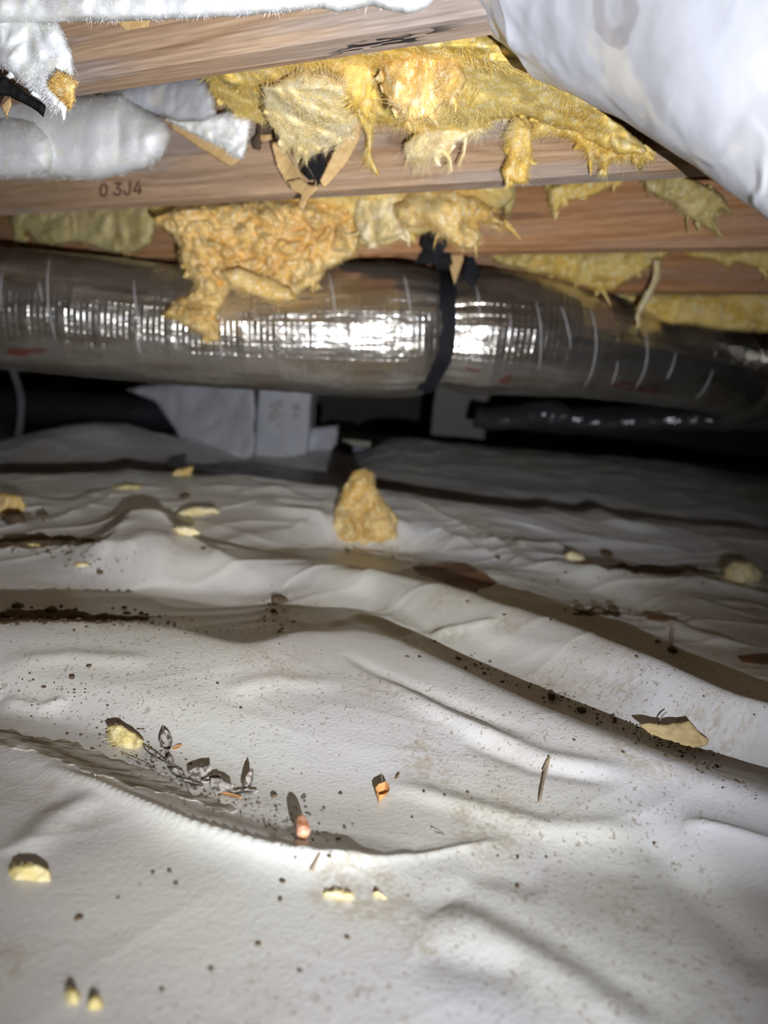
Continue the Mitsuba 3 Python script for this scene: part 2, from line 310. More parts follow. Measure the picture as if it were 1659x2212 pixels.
def lee(rows, crest, dip=None):
    """the sheet behind a crest where the lamp's light lands again, as seen at (px, py)"""
    a = np.array(rows, float); py = np.interp(COLS, a[:, 0], a[:, 1]); dc, hc = crest
    s_ = (hc - HL) / (dc + BL); k_ = (py - hz(COLS)) / F
    d = np.clip((0.30 - HL - s_ * BL) / (k_ + s_), dc + 0.06, dc + 0.42)
    if dip: d = np.minimum(d, np.maximum(cB[0] - 0.06, dc + 0.08))
    return [d, 0.30 - k_ * d]
def blend(a, b, x0, x1):
    w = np.clip((COLS - x0) / (x1 - x0), 0, 1); w = w * w * (3 - 2 * w)
    return [a[k] * (1 - w) + b[k] * w for k in range(2)]
feat = [
    cols(line_x([(-500, .05, 0), (2200, .05, 0)])),
    cols(line_h([(-400, 2212, 0), (2100, 2212, 0)])),
    cols(line_h([(-400, 1850, .003), (0, 1900, .002), (830, 1930, .002), (1400, 1960, -.004), (2100, 2040, 0)])),
    cols(line_h([(-400, 1480, .0), (0, 1562, .0), (330, 1650, .0), (560, 1735, 0), (830, 1800, .002), (1100, 1800, .006), (1400, 1800, .012), (1659, 1850, .012), (2100, 1960, .01)])),
    cols(line_h([(-400, 1440, .022), (0, 1470, .025), (330, 1500, .028), (560, 1560, .022), (830, 1540, .030), (1100, 1600, .03), (1400, 1690, .028), (1659, 1780, .022), (2100, 1930, .02)])),
    cA,
    [cA[0] + 0.10, hA],
    lee([(-400, 1283), (0, 1283), (330, 1284), (450, 1297), (540, 1306), (600, 1292), (680, 1284), (760, 1294), (830, 1322), (950, 1375), (1100, 1440), (1250, 1505), (1400, 1562), (1659, 1680), (2100, 1880)], cA, True),
    cB,
    [cB[0] + 0.10, hB],
    blend(cols(line_d([(-400, 1125, 1.38), (0, 1135, 1.36), (330, 1150, 1.37), (460, 1185, 1.34), (2100, 1185, 1.34)])),
          lee([(-400, 1190), (460, 1190), (560, 1194), (700, 1188), (830, 1192), (1040, 1212), (1154, 1240), (1354, 1305), (1554, 1400), (1659, 1460), (2100, 1650)], cB), 500, 720),
    cols(line_d([(-400, 1075, 1.6), (0, 1085, 1.58), (330, 1085, 1.62), (560, 1110, 1.58), (830, 1125, 1.62), (1100, 1178, 1.58), (1280, 1235, 1.42), (1400, 1262, 1.36), (1659, 1292, 1.42), (2100, 1400, 1.3)])),
    cols(line_d([(-400, 1050, 1.7), (0, 1060, 1.68), (330, 1055, 1.74), (560, 1075, 1.7), (830, 1098, 1.73), (1100, 1140, 1.72), (1280, 1212, 1.58), (1400, 1226, 1.58), (1659, 1240, 1.65), (2100, 1340, 1.5)])),
    cols(line_d([(-400, 1035, 1.78), (0, 1030, 1.82), (200, 1022, 1.9), (330, 1020, 1.95), (560, 1036, 1.87), (700, 1050, 1.87), (830, 1066, 1.87), (1000, 1084, 1.87), (1100, 1095, 1.9), (1400, 1122, 2.0), (1659, 1150, 2.0), (2100, 1200, 2.0)])),
]
far = feat[-1]
feat += [
    [far[0] + 0.17, far[1] - 0.075],
    cols(line_x([(-400, 2.32, .06), (0, 2.32, .055), (300, 2.45, .08), (660, 2.45, .075), (830, 2.32, .08), (1659, 2.36, .08), (2100, 2.36, .08)])),
    cols(line_d([(-400, 945, 2.5), (0, 955, 2.52), (120, 925, 2.62), (230, 912, 2.75), (330, 935, 2.8), (450, 960, 2.85), (545, 985, 2.9), (650, 975, 2.95), (700, 960, 3.0), (735, 990, 3.0), (775, 990, 3.0), (810, 942, 3.1), (1100, 968, 3.1), (1400, 995, 3.1), (1659, 1030, 3.1), (2100, 1075, 3.1)])),
    cols(line_x([(-400, 3.4, .10), (2100, 3.4, .10)])),
    cols(line_x([(-400, 9.2, .08), (2100, 9.2, .08)])),
]
from scipy.ndimage import gaussian_filter, gaussian_filter1d
FD = gaussian_filter1d(np.stack([f[0] for f in feat]), 1.6, axis=1, mode='nearest'); FH = gaussian_filter1d(np.stack([f[1] for f in feat]), 1.6, axis=1, mode='nearest')
pass  # print('lee', [np.round(np.interp([0, 330, 560, 830, 1100, 1400, 1659], COLS, q), 3) for q in (feat[7] + feat[10])])
for k in range(1, len(FD)): FD[k] = np.maximum(FD[k], FD[k - 1] + 0.02)
DS = np.unique(np.r_[np.arange(0.05, 1.199, 0.003), np.arange(1.2, 2.098, 0.005), np.arange(2.1, 4.0, 0.02), np.arange(4.0, 9.3, 0.1)])
PROF = np.stack([PchipInterpolator(FD[:, k], FH[:, k])(np.minimum(DS, FD[-1, k])) for k in range(len(COLS))], 1)
PI_ = RegularGridInterpolator((DS, COLS), PROF, bounds_error=False, fill_value=None)
gx = np.r_[np.arange(-7.1, -2.45, 0.1), np.arange(-2.4, -0.905, 0.012), np.arange(-0.9, -0.352, 0.0045), np.arange(-0.35, 0.398, 0.0026), np.arange(0.4, 0.998, 0.0045), np.arange(1.0, 2.6, 0.012), np.arange(2.65, 7.1, 0.1)]
gy = np.r_[np.arange(0.06, 0.348, 0.006), np.arange(0.35, 0.898, 0.0027), np.arange(0.9, 2.097, 0.0048), np.arange(2.1, 3.99, 0.02), np.arange(4.0, 9.2, 0.1)]
GX, GY = np.meshgrid(gx, gy)
GP = CX + F * (GX + 0.0) / np.maximum(GY, 0.06)
Hh = PI_(np.stack([np.clip(GY, DS[0], DS[-1]).ravel(), np.clip(GP, COLS[0], COLS[-1]).ravel()], 1)).reshape(GX.shape)
Q = np.stack([GX, GY, GX * 0], -1)
# smoother mid scale, then creases, wrinkles and fine crumple of the sheet
from scipy.ndimage import gaussian_filter
Hh = gaussian_filter(Hh, 1.8)
GI = RegularGridInterpolator((gy, gx), Hh, bounds_error=False, fill_value=0.0)
def ground_pt(px, py, Hi=None):
    """first point of the sheet on the sight line"""
    Hi = Hi or GI
    d = np.linspace(0.25, 4.6, 3000); p = at(np.full(3000, px), np.full(3000, py), d)
    below = np.nonzero(p[:, 2] < Hi(p[:, [1, 0]]))[0]
    k = below[0] if len(below) else len(d) - 1
    return p[k], d[k]
def fold(pts, amp, width, sharp=False, skew=0.0):
    P = np.array([ground_pt(x, y)[0][:2] for x, y in pts])
    L = shapely.LineString(P)
    x0, y0, x1, y1 = L.buffer(width * 4).bounds
    iy, ix = np.nonzero((gy > y0) & (gy < y1))[0], np.nonzero((gx > x0) & (gx < x1))[0]
    if not len(iy) or not len(ix): return
    sl = np.ix_(iy, ix)
    pt = shapely.points(GX[sl].ravel(), GY[sl].ravel())
    d = shapely.distance(L, pt).reshape(GX[sl].shape)
    s = shapely.line_locate_point(L, pt, normalized=True).reshape(d.shape)
    taper = np.clip(np.minimum(s, 1 - s) / 0.18, 0, 1) ** 0.7
    prof = np.exp(-d / width * 1.2) if sharp else np.exp(-(d / width) ** 2)
    Hh[sl] += amp * prof * taper
for a in [
    ([(-60, 1570), (100, 1655), (250, 1720), (400, 1785), (560, 1832), (690, 1858), (900, 1868)], .0075, .022),
    ([(100, 1655), (250, 1720), (400, 1785), (560, 1832), (690, 1858), (830, 1862)], .006, .006, True),
    ([(40, 1850), (120, 1770), (210, 1715)], .004, .012),
    ([(310, 1135), (270, 1170), (225, 1210), (200, 1245)], .016, .045, True),
    ([(310, 1135), (400, 1182), (500, 1232), (620, 1272)], .014, .04, True),
    ([(310, 1118), (314, 1150), (322, 1200), (336, 1270)], .030, .055),
    ([(480, 1175), (600, 1155), (700, 1165)], .006, .03),
    ([(880, 1960), (1000, 1935), (1130, 2010), (1280, 2090), (1480, 2230)], -.0032, .016),
    ([(960, 1960), (1100, 2040), (1240, 2120), (1400, 2240)], .004, .018),
    ([(900, 2050), (1000, 2080), (1150, 2095)], -.0025, .014),
    ([(1000, 1890), (1090, 1895), (1180, 1920)], -.002, .014),
    ([(1370, 1760), (1450, 1860), (1560, 1980), (1700, 2130)], -.007, .02),
    ([(1470, 1780), (1560, 1800), (1720, 1850)], .007, .009, True),
    ([(830, 1690), (1000, 1740), (1180, 1790), (1420, 1800)], .0035, .010),
    ([(850, 1500), (1000, 1570), (1180, 1640), (1400, 1680)], .004, .010),
    ([(820, 1460), (960, 1540), (1120, 1610)], .003, .008),
    ([(740, 1410), (860, 1470), (1000, 1530), (1150, 1590)], -.003, .008),
    ([(1000, 1600), (1150, 1660), (1330, 1690)], -.003, .007),
    ([(640, 1840), (800, 1862), (960, 1845), (1080, 1815)], .0035, .006, True),
    ([(0, 1520), (90, 1535), (150, 1515)], .006, .008, True),
    ([(930, 1375), (1000, 1360), (1080, 1345)], .006, .008, True),
    ([(850, 1300), (900, 1330), (945, 1365)], -.006, .010),
    ([(760, 1330), (830, 1345), (880, 1375)], .007, .012),
    ([(600, 1340), (680, 1355), (760, 1345)], .004, .008, True),
    ([(1010, 1350), (1180, 1400), (1330, 1450)], .003, .012),
    ([(1200, 1400), (1280, 1450), (1420, 1500)], -.0025, .008),
    ([(1060, 1205), (1150, 1180), (1240, 1195)], .006, .012),
    ([(920, 1130), (1010, 1180), (1080, 1210)], .005, .010, True),
    ([(960, 1120), (1060, 1160), (1180, 1200)], .005, .010, True),
    ([(830, 1110), (880, 1150), (930, 1190)], .005, .012),
    ([(1390, 1335), (1500, 1375), (1600, 1400)], .008, .02),
    ([(1200, 1100), (1330, 1140), (1500, 1150)], .013, .03),
    ([(0, 1080), (150, 1090), (260, 1060)], .008, .03),
    ([(120, 1130), (230, 1080), (300, 1065)], .006, .014, True),
    ([(180, 1205), (240, 1188), (300, 1180)], .008, .012, True),
    ([(-80, 1188), (40, 1190), (130, 1186), (235, 1196)], .012, .020, True),
    ([(1060, 1195), (1150, 1225), (1280, 1240), (1400, 1256), (1560, 1275), (1720, 1300)], .012, .028),
    ([(620, 1200), (690, 1150), (700, 1090), (740, 1060)], .006, .018, True),
    ([(440, 1150), (540, 1130), (640, 1135), (700, 1150)], .006, .014, True),
    ([(880, 1080), (960, 1120), (1040, 1165), (1120, 1190)], .007, .014, True),
    ([(1060, 1110), (1180, 1150), (1330, 1180), (1500, 1200)], .008, .018, True),
    ([(560, 1090), (640, 1110), (700, 1120)], .006, .02),
    ([(500, 1070), (600, 1060), (680, 1085)], .006, .014, True),
    ([(380, 1125), (450, 1112), (480, 1105)], .006, .008, True),
    ([(0, 1440), (150, 1420), (330, 1430)], .003, .012),
    ([(480, 1500), (600, 1470), (740, 1480)], .0025, .012),
]: fold(*a)
rel = Q * np.array([1, 1, 0])
w1 = np.stack([GX * 5 + 1.3 * fbm(rel * 3, 2, 5), GY * 11, GX * 0], -1)
ridged = 1 - np.abs(2 * meshkit.noise(w1, 3) - 1)
th = 0.5
w2 = np.stack([(GX * math.cos(th) + GY * math.sin(th)) * 6, (GY * math.cos(th) - GX * math.sin(th)) * 26 + 2 * fbm(rel * 4, 2, 8), GX * 0 + 4], -1)
r2 = (1 - np.abs(2 * meshkit.noise(w2, 5) - 1)) ** 4
th = -0.35
w3 = np.stack([(GX * math.cos(th) + GY * math.sin(th)) * 9, (GY * math.cos(th) - GX * math.sin(th)) * 30 + 2 * fbm(rel * 5, 2, 9), GX * 0 + 9], -1)
r3 = (1 - np.abs(2 * meshkit.noise(w3, 6) - 1)) ** 5
mask = np.clip((fbm(rel * 3.3, 2, 21) - 0.35) * 4, 0, 1)
dist = np.clip((GY - 0.5) / 0.6, 0.45, 1.25)
Hh += (0.006 * (ridged ** 3) * np.clip((GY - 0.9) / 0.5, 0, 1.3) + 0.0030 * r2 * mask * dist ** 2 + 0.0026 * r3 * (1 - mask) * dist ** 2
       + 0.0004 * (fbm(rel * 10, 2, 2) - 0.5))
GI = RegularGridInterpolator((gy, gx), Hh, bounds_error=False, fill_value=0.0)
ny, nx = GX.shape
ii, jj = np.meshgrid(np.arange(ny - 1), np.arange(nx - 1), indexing='ij')
k0 = (ii * nx + jj).ravel()
gv = np.stack([GX, GY, Hh], -1).reshape(-1, 3)
gf = np.vstack([np.c_[k0, k0 + 1, k0 + nx + 1], np.c_[k0, k0 + nx + 1, k0 + nx]])
beyond = gv[gf].mean(1)[:, 1] > 2.38
fl = tm(gv, gf[~beyond]); fl.remove_unreferenced_vertices()
fs = tm(gv, gf[beyond]); fs.remove_unreferenced_vertices()
put('floor', fl, 'floor_plastic', True, 'crumpled white plastic ground sheet with folds and dirt covering the crawl space floor', kind='structure')
put('ground_sheet', fs, 'floor_plastic', True, 'plastic sheet over the low ledge at the far end of the ground', 'plastic sheet')
def gh(x, y): return float(GI([[y, x]])[0])

# ------------------------------------------------------------------ room shell
put('ceiling', box([-7.2, -0.8, JZ + 0.236], [7.2, 9.4, JZ + 0.26]), 'plywood', label='plywood subfloor above the joists', kind='structure')
put('wall_back', box([-7.0, 9.0, -0.3], [7.0, 9.2, JZ + 0.236]), 'concrete', label='dark foundation wall at the far end', kind='structure')
put('wall_left', box([-7.2, -0.8, -0.3], [-7.0, 9.2, JZ + 0.236]), 'concrete', label='dark foundation wall at the left', kind='structure')
put('wall_right', box([7.0, -0.8, -0.3], [7.2, 9.2, JZ + 0.236]), 'concrete', label='dark foundation wall at the right', kind='structure')

# ------------------------------------------------------------------ joists
def joist(k, m, label):
    prof = Polygon([(0.003, 0), (JT - 0.003, 0), (JT, 0.003), (JT, 0.235), (0, 0.235), (0, 0.003)])
    n = 60
    xs = np.linspace(-6.0, 3.4, n)
    ring = np.asarray(prof.exterior.coords[:-1])[::-1]
    V, f = [], []
    for x in xs:
        wv = 0.0 if k == 1 else 0.0016 * math.sin(x * 2.1 + k) + 0.001 * math.sin(5.3 * x + 2 * k)
        for (a, b) in ring: V.append(XJ * x + YJ * (J1 + k * JD + a + wv) + np.array([0, 0, JZ + b + wv * 0.6]))
    m_ = len(ring)
    for i in range(n - 1):
        for j in range(m_):
            a, b = i * m_ + j, i * m_ + (j + 1) % m_
            f += [[a, b + m_, b], [a, a + m_, b + m_]]
    for j in range(1, m_ - 1): f += [[0, j, j + 1], [(n - 1) * m_, (n - 1) * m_ + j + 1, (n - 1) * m_ + j]]
    return put('floor_joist', tm(V, f), m, False, label, 'joist')
joist(0, 'wood_stained', 'nearest brown timber floor joist with a black mould streak, at the top of the picture')
j2 = joist(1, 'wood_brown', 'second floor joist from the front, with faint stamped letters and torn wool over it')
joist(2, 'wood_red', 'third floor joist from the front, reddish timber that the black duct strap hangs from')
joist(3, 'wood_red', 'fourth floor joist, dim brown timber just above the right part of the foil duct')
joist(4, 'wood_brown', 'farthest floor joist, dim timber behind the foil duct')
tx = meshkit.text_mesh('0 3J4', 0.022, 0.0006, True)
p0 = at(212, 424, yd(212, 424, J1 + JD)); 
M = np.eye(4); M[:3, 0], M[:3, 1], M[:3, 2], M[:3, 3] = XJ * 1.25, [0, 0, 1], -YJ, p0 - YJ * 0.0004 + np.array([0, 0, -0.001])
tx.apply_transform(M)
put(j2 + '__stamped_letters', tx, 'stamp_ink', label='faint brown stamped letters')

# ------------------------------------------------------------------ foil duct with its strap
DX = np.array([-900, -500, -200, 0, 200, 400, 600, 830, 1000, 1200, 1300, 1400, 1500, 1580], float)
DT = np.array([500, 505, 520, 537, 556, 578, 578, 573, 580, 616, 640, 664, 690, 725], float)
DB = np.array([740, 755, 775, 797, 815, 832, 846, 858, 855, 857, 862, 872, 884, 900], float)
DZ = np.array([1.74, 1.72, 1.71, 1.71, 1.72, 1.73, 1.735, 1.745, 1.76, 1.81, 1.88, 1.99, 2.13, 2.3], float)
cen = at(DX, (DT + DB) / 2, DZ)
rad = (DB - DT) / 2 * DZ / F * 0.985
t = np.r_[0, np.cumsum(np.linalg.norm(np.diff(cen, axis=0), axis=1))]
NL, NA = 520, 150
tt = np.linspace(0, t[-1], NL)
dc, drad = CubicSpline(t, cen)(tt), PchipInterpolator(t, rad)(tt)
tg = np.gradient(dc, axis=0); tg /= np.linalg.norm(tg, axis=1)[:, None]
sd = np.cross(tg, [0, 0, 1.0]); sd /= np.linalg.norm(sd, axis=1)[:, None]          # towards the camera
ux = np.cross(sd, tg)
ang = np.arange(NA + 1) * 2 * np.pi / NA
t_strap = float(np.interp(955, DX, t))
ds = (tt - t_strap)
cinch = 1 - 0.12 * np.exp(-(ds / 0.045) ** 2)
A2, T2 = np.meshgrid(ang, tt)
dirs = np.cos(A2)[..., None] * sd[:, None] + np.sin(A2)[..., None] * ux[:, None]
q3 = np.stack([T2 * 9, np.cos(A2) * 1.7, np.sin(A2) * 1.7], -1)
puck = np.exp(-np.abs(ds) / 0.10)[:, None]
rr = drad[:, None] * cinch[:, None] + 0.006 * (fbm(q3, 3, 4) - 0.5) + 0.0018 * (billow(np.stack([T2 * 5, np.cos(A2) * 5, np.sin(A2) * 5], -1), 7) - 0.3)
rr = rr + 0.014 * puck * (billow(np.stack([T2 * 2.2, np.cos(A2) * 4.5, np.sin(A2) * 4.5], -1), 11, 2) - 0.3)
sp = T2 + 0.02 * A2 / (2 * np.pi)
rr = rr + 0.0016 * np.exp(-((np.mod(sp, 0.075) - 0.037) / 0.006) ** 2)
VD = dc[:, None] + dirs * rr[..., None]
Yj = VD @ YJ
for k in (2, 3):                                    # pressed flat under a joist where it passes below
    under = (Yj > J1 + k * JD - 0.02) & (Yj < J1 + k * JD + JT + 0.02)
    VD[..., 2] = np.where(under, np.minimum(VD[..., 2], JZ - 0.002), VD[..., 2])
UV = np.stack([T2, A2 / (2 * np.pi)], -1)
i, j = np.meshgrid(np.arange(NL - 1), np.arange(NA), indexing='ij')
k0 = (i * (NA + 1) + j).ravel()
dm = tm(VD.reshape(-1, 3), np.vstack([np.c_[k0, k0 + 1, k0 + NA + 2], np.c_[k0, k0 + NA + 2, k0 + NA + 1]]))
duct = name('flexible_duct', 'large silver foil flexible duct hanging across the crawl space under the joists', 'duct')
put(duct + '__jacket', dm, 'duct_foil', True, uv=UV.reshape(-1, 2))
def on_duct(px, py):
    """front point of the duct's jacket near a sight line"""
    X, Y, D = proj(VD.reshape(-1, 3))
    ok = (VD - dc[:, None]).reshape(-1, 3) @ np.array([0, -1.0, 0]) > -0.02
    dd = np.where(ok, (X - px) ** 2 + (Y - py) ** 2, 1e9)
    return np.argmin(dd)
for (xa, ya, xb, yb) in [(105, 560, 118, 735), (290, 605, 298, 700), (295, 720, 305, 760), (478, 735, 482, 775), (712, 590, 730, 690), (648, 690, 655, 755), (872, 595, 892, 690), (1028, 618, 1038, 690), (1105, 680, 1102, 755), (1158, 650, 1160, 800), (1215, 660, 1235, 750), (1272, 665, 1262, 835), (1395, 720, 1370, 840), (1335, 780, 1320, 830), (1458, 760, 1440, 820), (8, 590, 4, 670), (85, 610, 92, 650), (1540, 800, 1505, 860)]:
    a, b = on_duct(xa, ya), on_duct(xb, yb)
    ia, ja, ib, jb = a // (NA + 1), a % (NA + 1), b // (NA + 1), b % (NA + 1)
    if jb - ja > NA / 2: ja += NA
    if ja - jb > NA / 2: jb += NA
    n = 24
    pts = []
    for s in np.linspace(0, 1, n):
        fi, fj = ia + (ib - ia) * s, (ja + (jb - ja) * s) % NA
        i0, j0 = min(int(fi), NL - 2), int(fj)
        q = sum(VD[i0 + di, j0 + dj] * (fi - i0 if di else 1 - fi + i0) * (fj - j0 if dj else 1 - fj + j0) for di in (0, 1) for dj in (0, 1))
        pts.append(q + dirs[i0, j0] * 0.0004)
    pts = np.array(pts); pts[1:-1] = (pts[:-2] + 2 * pts[1:-1] + pts[2:]) / 4
    w = 0.0017 * np.sin(np.linspace(0.15, np.pi - 0.15, n)) ** 0.5
    put(duct + '__jacket_seam', tube(pts, w, 6), 'scratch_white', True)
# strap: a webbing loop round the duct, nailed to the third joist
si = int(np.argmin(np.abs(ds)))
pts, sds = [], []
for (px, py) in [(962, 570), (966, 610), (968, 650), (968, 690), (964, 730), (956, 770), (944, 800), (930, 822), (916, 842)]:
    k = on_duct(px, py); i_, j_ = k // (NA + 1), k % (NA + 1)
    pts.append(VD[i_, j_] + dirs[i_, j_] * 0.004); sds.append(tg[i_])
pp0 = at(940, 508, yd(940, 508, J1 + 2 * JD - 0.006))
pp1 = at(950, 540, yd(950, 540, J1 + 2 * JD - 0.001))
strap = name('duct_strap', 'black webbing strap wrapped round the foil duct and nailed to the third joist', 'strap')
put(strap + '__band', ribbon([pp0, pp1] + pts, [rt, rt] + sds, 0.036, 0.003), 'webbing', 30)
put(strap + '__folded_end', cat_meshes(pillow([(908, 512), (925, 497), (945, 505), (950, 535), (940, 555), (915, 540), (905, 530)], lambda x, y: yd(x, y, J1 + 2 * JD - 0.014), 0.008, edge=10, amp=1.5, step=4, seed=31)), 'webbing', 40)
put(strap + '__tape_patch', pillow([(915, 535), (945, 530), (948, 572), (895, 568)], lambda x, y: yd(x, y, J1 + 2 * JD - 0.004), 0.004, edge=8, amp=1, step=4, seed=32), 'webbing', 40)
put(strap + '__tape_patch', pillow([(1008, 556), (1022, 553), (1040, 590), (1022, 622), (998, 595)], lambda x, y: 1.60 + 0 * x, 0.006, edge=8, amp=1, step=4, seed=33), 'webbing', 40)

# second, dark duct and boot at the right, pipe at the left
def lumpy_tube(pts, rad, m, key, label, cat, amp=0.004, sides=40, res=160, seed=3):
    g = tube(pts, rad, sides, 0.0, res=res)
    v = np.asarray(g.vertices); c = (np.stack([fbm(v * 22, 3, seed + k) for k in range(3)], 1) - 0.5) * 2 * amp
    return put(key, tm(v + c, g.faces), m, True, label, cat)
lumpy_tube(at(np.array([1030, 1120, 1195, 1240, 1400, 1540, 1680]), np.array([900, 902, 897, 906, 909, 909, 905]), np.array([2.95, 2.9, 2.86, 2.84, 2.75, 2.66, 2.55])), [0.04, 0.042, 0.055, 0.034, 0.036, 0.036, 0.04], 'black_foil', 'black_duct', 'thin shiny black flexible duct in the dark below the right part of the foil duct', 'duct', 0.006)
lumpy_tube(at(np.array([1570, 1600, 1640, 1690, 1780, 1900]), np.array([850, 845, 815, 765, 700, 660]), np.array([2.48, 2.44, 2.36, 2.25, 2.15, 2.1])), [0.085, 0.105, 0.12, 0.13, 0.13, 0.13], 'elbow_foil', 'duct_elbow', 'dark crumpled foil duct elbow with glints at the right edge', 'duct', 0.012)
lumpy_tube(at(np.array([-300, -100, 0, 150, 300, 420, 600]), np.array([865, 872, 876, 884, 892, 900, 912]), np.full(7, 3.0)), 0.065, 'black_pipe_plastic', 'black_pipe', 'thick black pipe running in the dark under the left part of the foil duct', 'pipe', 0.003)
s_ = at(np.array([28, 40, 46, 44, 38]), np.array([800, 835, 870, 910, 950]), np.array([2.5, 2.55, 2.6, 2.6, 2.55]))
put('hanging_strap', ribbon(s_, np.tile(rt, (5, 1)), 0.022, 0.002), 'strap_grey', 30, 'thin grey strap hanging in front of the black pipe', 'strap')

# ------------------------------------------------------------------ piers and far things
def pier(px0, px1, ptop, pbot, d, key, label, mkey):
    a, b = at(px0, pbot, d), at(px1, pbot, d)
    w = abs(b[0] - a[0])
    x0 = min(a[0], b[0]); y = a[1]
    g = trimesh.creation.box(bounds=[[x0, y, 0.02], [x0 + w, y + 0.19, JZ]])
    g = g.subdivide().subdivide().subdivide().subdivide()
    v = np.asarray(g.vertices)
    v = v + (np.stack([fbm(v * 9, 3, 60 + k) for k in range(3)], 1) - 0.5) * 0.016
    v[:, 2] = np.clip(v[:, 2], 0.0, JZ - 0.004)
    return put(key, tm(v, g.faces), mkey, True, label, 'pier'), (x0, y, w)
def far_sheet(outline, depth, seed, thick=0.006, bend=None, edge=6): return pillow(outline, depth, thick, thick * 0.5, edge, 1.5, 6.0, (12.0, 0.7), (30.0, 0.003), seed, bend)
k1, (x0, y0, w0) = pier(548, 662, 830, 1000, 2.86, 'wrapped_pier', 'white plastic wrapped pier with brown water marks under the foil duct', 'dimmed_film')
put(k1 + '__water_mark', pillow([(582, 868), (612, 864), (610, 900), (603, 908), (606, 938), (596, 930), (580, 922)], 2.826, 0.002, edge=4, amp=2, step=4, seed=41, lump=(20, .2), fine=(50, .0004)), 'water_mark')
put(k1 + '__water_mark', pillow([(632, 870), (648, 868), (650, 900), (640, 915), (633, 900)], 2.826, 0.002, edge=4, amp=2, step=4, seed=42, lump=(20, .2), fine=(50, .0004)), 'water_mark')
pier(930, 1045, 840, 960, 4.0, 'concrete_pier', 'dim grey pier in the dark right of the black strap', 'concrete')
put('hanging_sheet', far_sheet([(272, 842), (310, 832), (420, 826), (552, 820), (552, 985), (520, 1000), (462, 985), (400, 970), (375, 925), (335, 868)], lambda x, y: 2.9 - 0.0006 * (x - 272) , 43, 0.02, lambda x, y: 0.06 * (fbm(np.stack([x / 110, y / 90, x * 0], -1), 2, 5) - 0.5), 30), 'dimmed_film', True, 'white plastic sheet hanging down left of the wrapped pier', 'plastic sheet')
put('fallen_sheet', far_sheet([(660, 925), (732, 918), (728, 960), (700, 1010), (650, 1018)], 2.92, 44, 0.02, None, 20), 'dimmed_film', True, 'small piece of white plastic sheet lying right of the wrapped pier', 'plastic sheet')
bxk = name('storage_box', 'small navy box with ribbed cream lid in the dark behind the yellow wool heap', 'box')
pb = at(737, 990, 3.15); wb = 62 * 3.15 / F
put(bxk + '__body', box([pb[0], pb[1], pb[2] - 0.16], [pb[0] + wb, pb[1] + 0.09, pb[2] + 0.052]), 'navy')
for k in range(7): put(bxk + '__lid_rib', box([pb[0] + wb * k / 7 + 0.002, pb[1] - 0.004, pb[2] + 0.054], [pb[0] + wb * (k + 0.72) / 7, pb[1] + 0.09, pb[2] + 0.078]), 'cream')
put(bxk + '__label', box([pb[0] + wb * 0.86, pb[1] - 0.002, pb[2] + 0.006], [pb[0] + wb * 0.96, pb[1], pb[2] + 0.045]), 'cream', label='small pale label')

# ------------------------------------------------------------------ insulation
def wisps(outline, depth, n, seed, lo=8, hi=32, r=0.0035):
    """torn tails trailing off the lower rim"""
    rng = np.random.default_rng(seed); ring = shapely.LinearRing(outline); c = np.asarray(outline, float).mean(0); out = []
    while len(out) < n:
        s_ = rng.random(); q = np.array(ring.interpolate(s_, True).coords[0]); o = q - c; o /= np.linalg.norm(o) + 1e-9
        if o[1] < 0.05 and rng.random() < 0.8: continue
        L = lo + (hi - lo) * rng.random() ** 2; d = o * 0.5 + np.array([rng.normal(0, .4), rng.uniform(0.3, 1.0)])
        k = rng.normal(0, 0.9, 2); tt = np.linspace(-0.35, 1, 7)[:, None]
        P = q + L * (tt * d + tt ** 2 * k * 0.5)
        z0 = depth(P[:, 0], P[:, 1]) if callable(depth) else np.full(7, depth)
        rr = r * rng.uniform(0.5, 1.5) * np.array([1.3, 1.3, 1.1, 0.8, 0.6, 0.4, 0.15])
        g = tube(at(P[:, 0], P[:, 1], z0 - 0.002), rr, 8, 0.0022, int(rng.integers(1e6)), res=None)
        out.append(g)
    return out
def clump(key, label, outline, depth, thick, m, seed, nf=1500, flen=0.014, back=None, edge=30, amp=6, step=5.0, lump=(38.0, 0.6), fine=(140, 0.003), bias=(0, -0.2, -0.3), width=0.0003, cat='insulation', group=None, bend=None, tang=0.8, nw=0, stretch=(1, 1, 0.6), octs=2):
    g = pillow(outline, depth, thick, back, edge, amp, step, lump, fine, seed, bend, stretch, octs)
    if nw: g = cat_meshes(g, *wisps(outline, depth, nw, seed + 9))
    if nf: g = cat_meshes(g, fibres(g, int(nf * 2.6), flen, width * 0.7, seed + 50, 0.3, bias, tang))
    return put(key, g, m, True, label, cat, group)
Yf = lambda Y: (lambda x, y: yd(x, y, Y))
Y2 = J1 + JD                                         # near face of the second joist
Y3 = J1 + 2 * JD
Y4 = J1 + 3 * JD
bay1 = lambda x, y: yd(x, y, 0.76 + 0.24 * np.clip((y - 100) / 190, 0, 1.0))
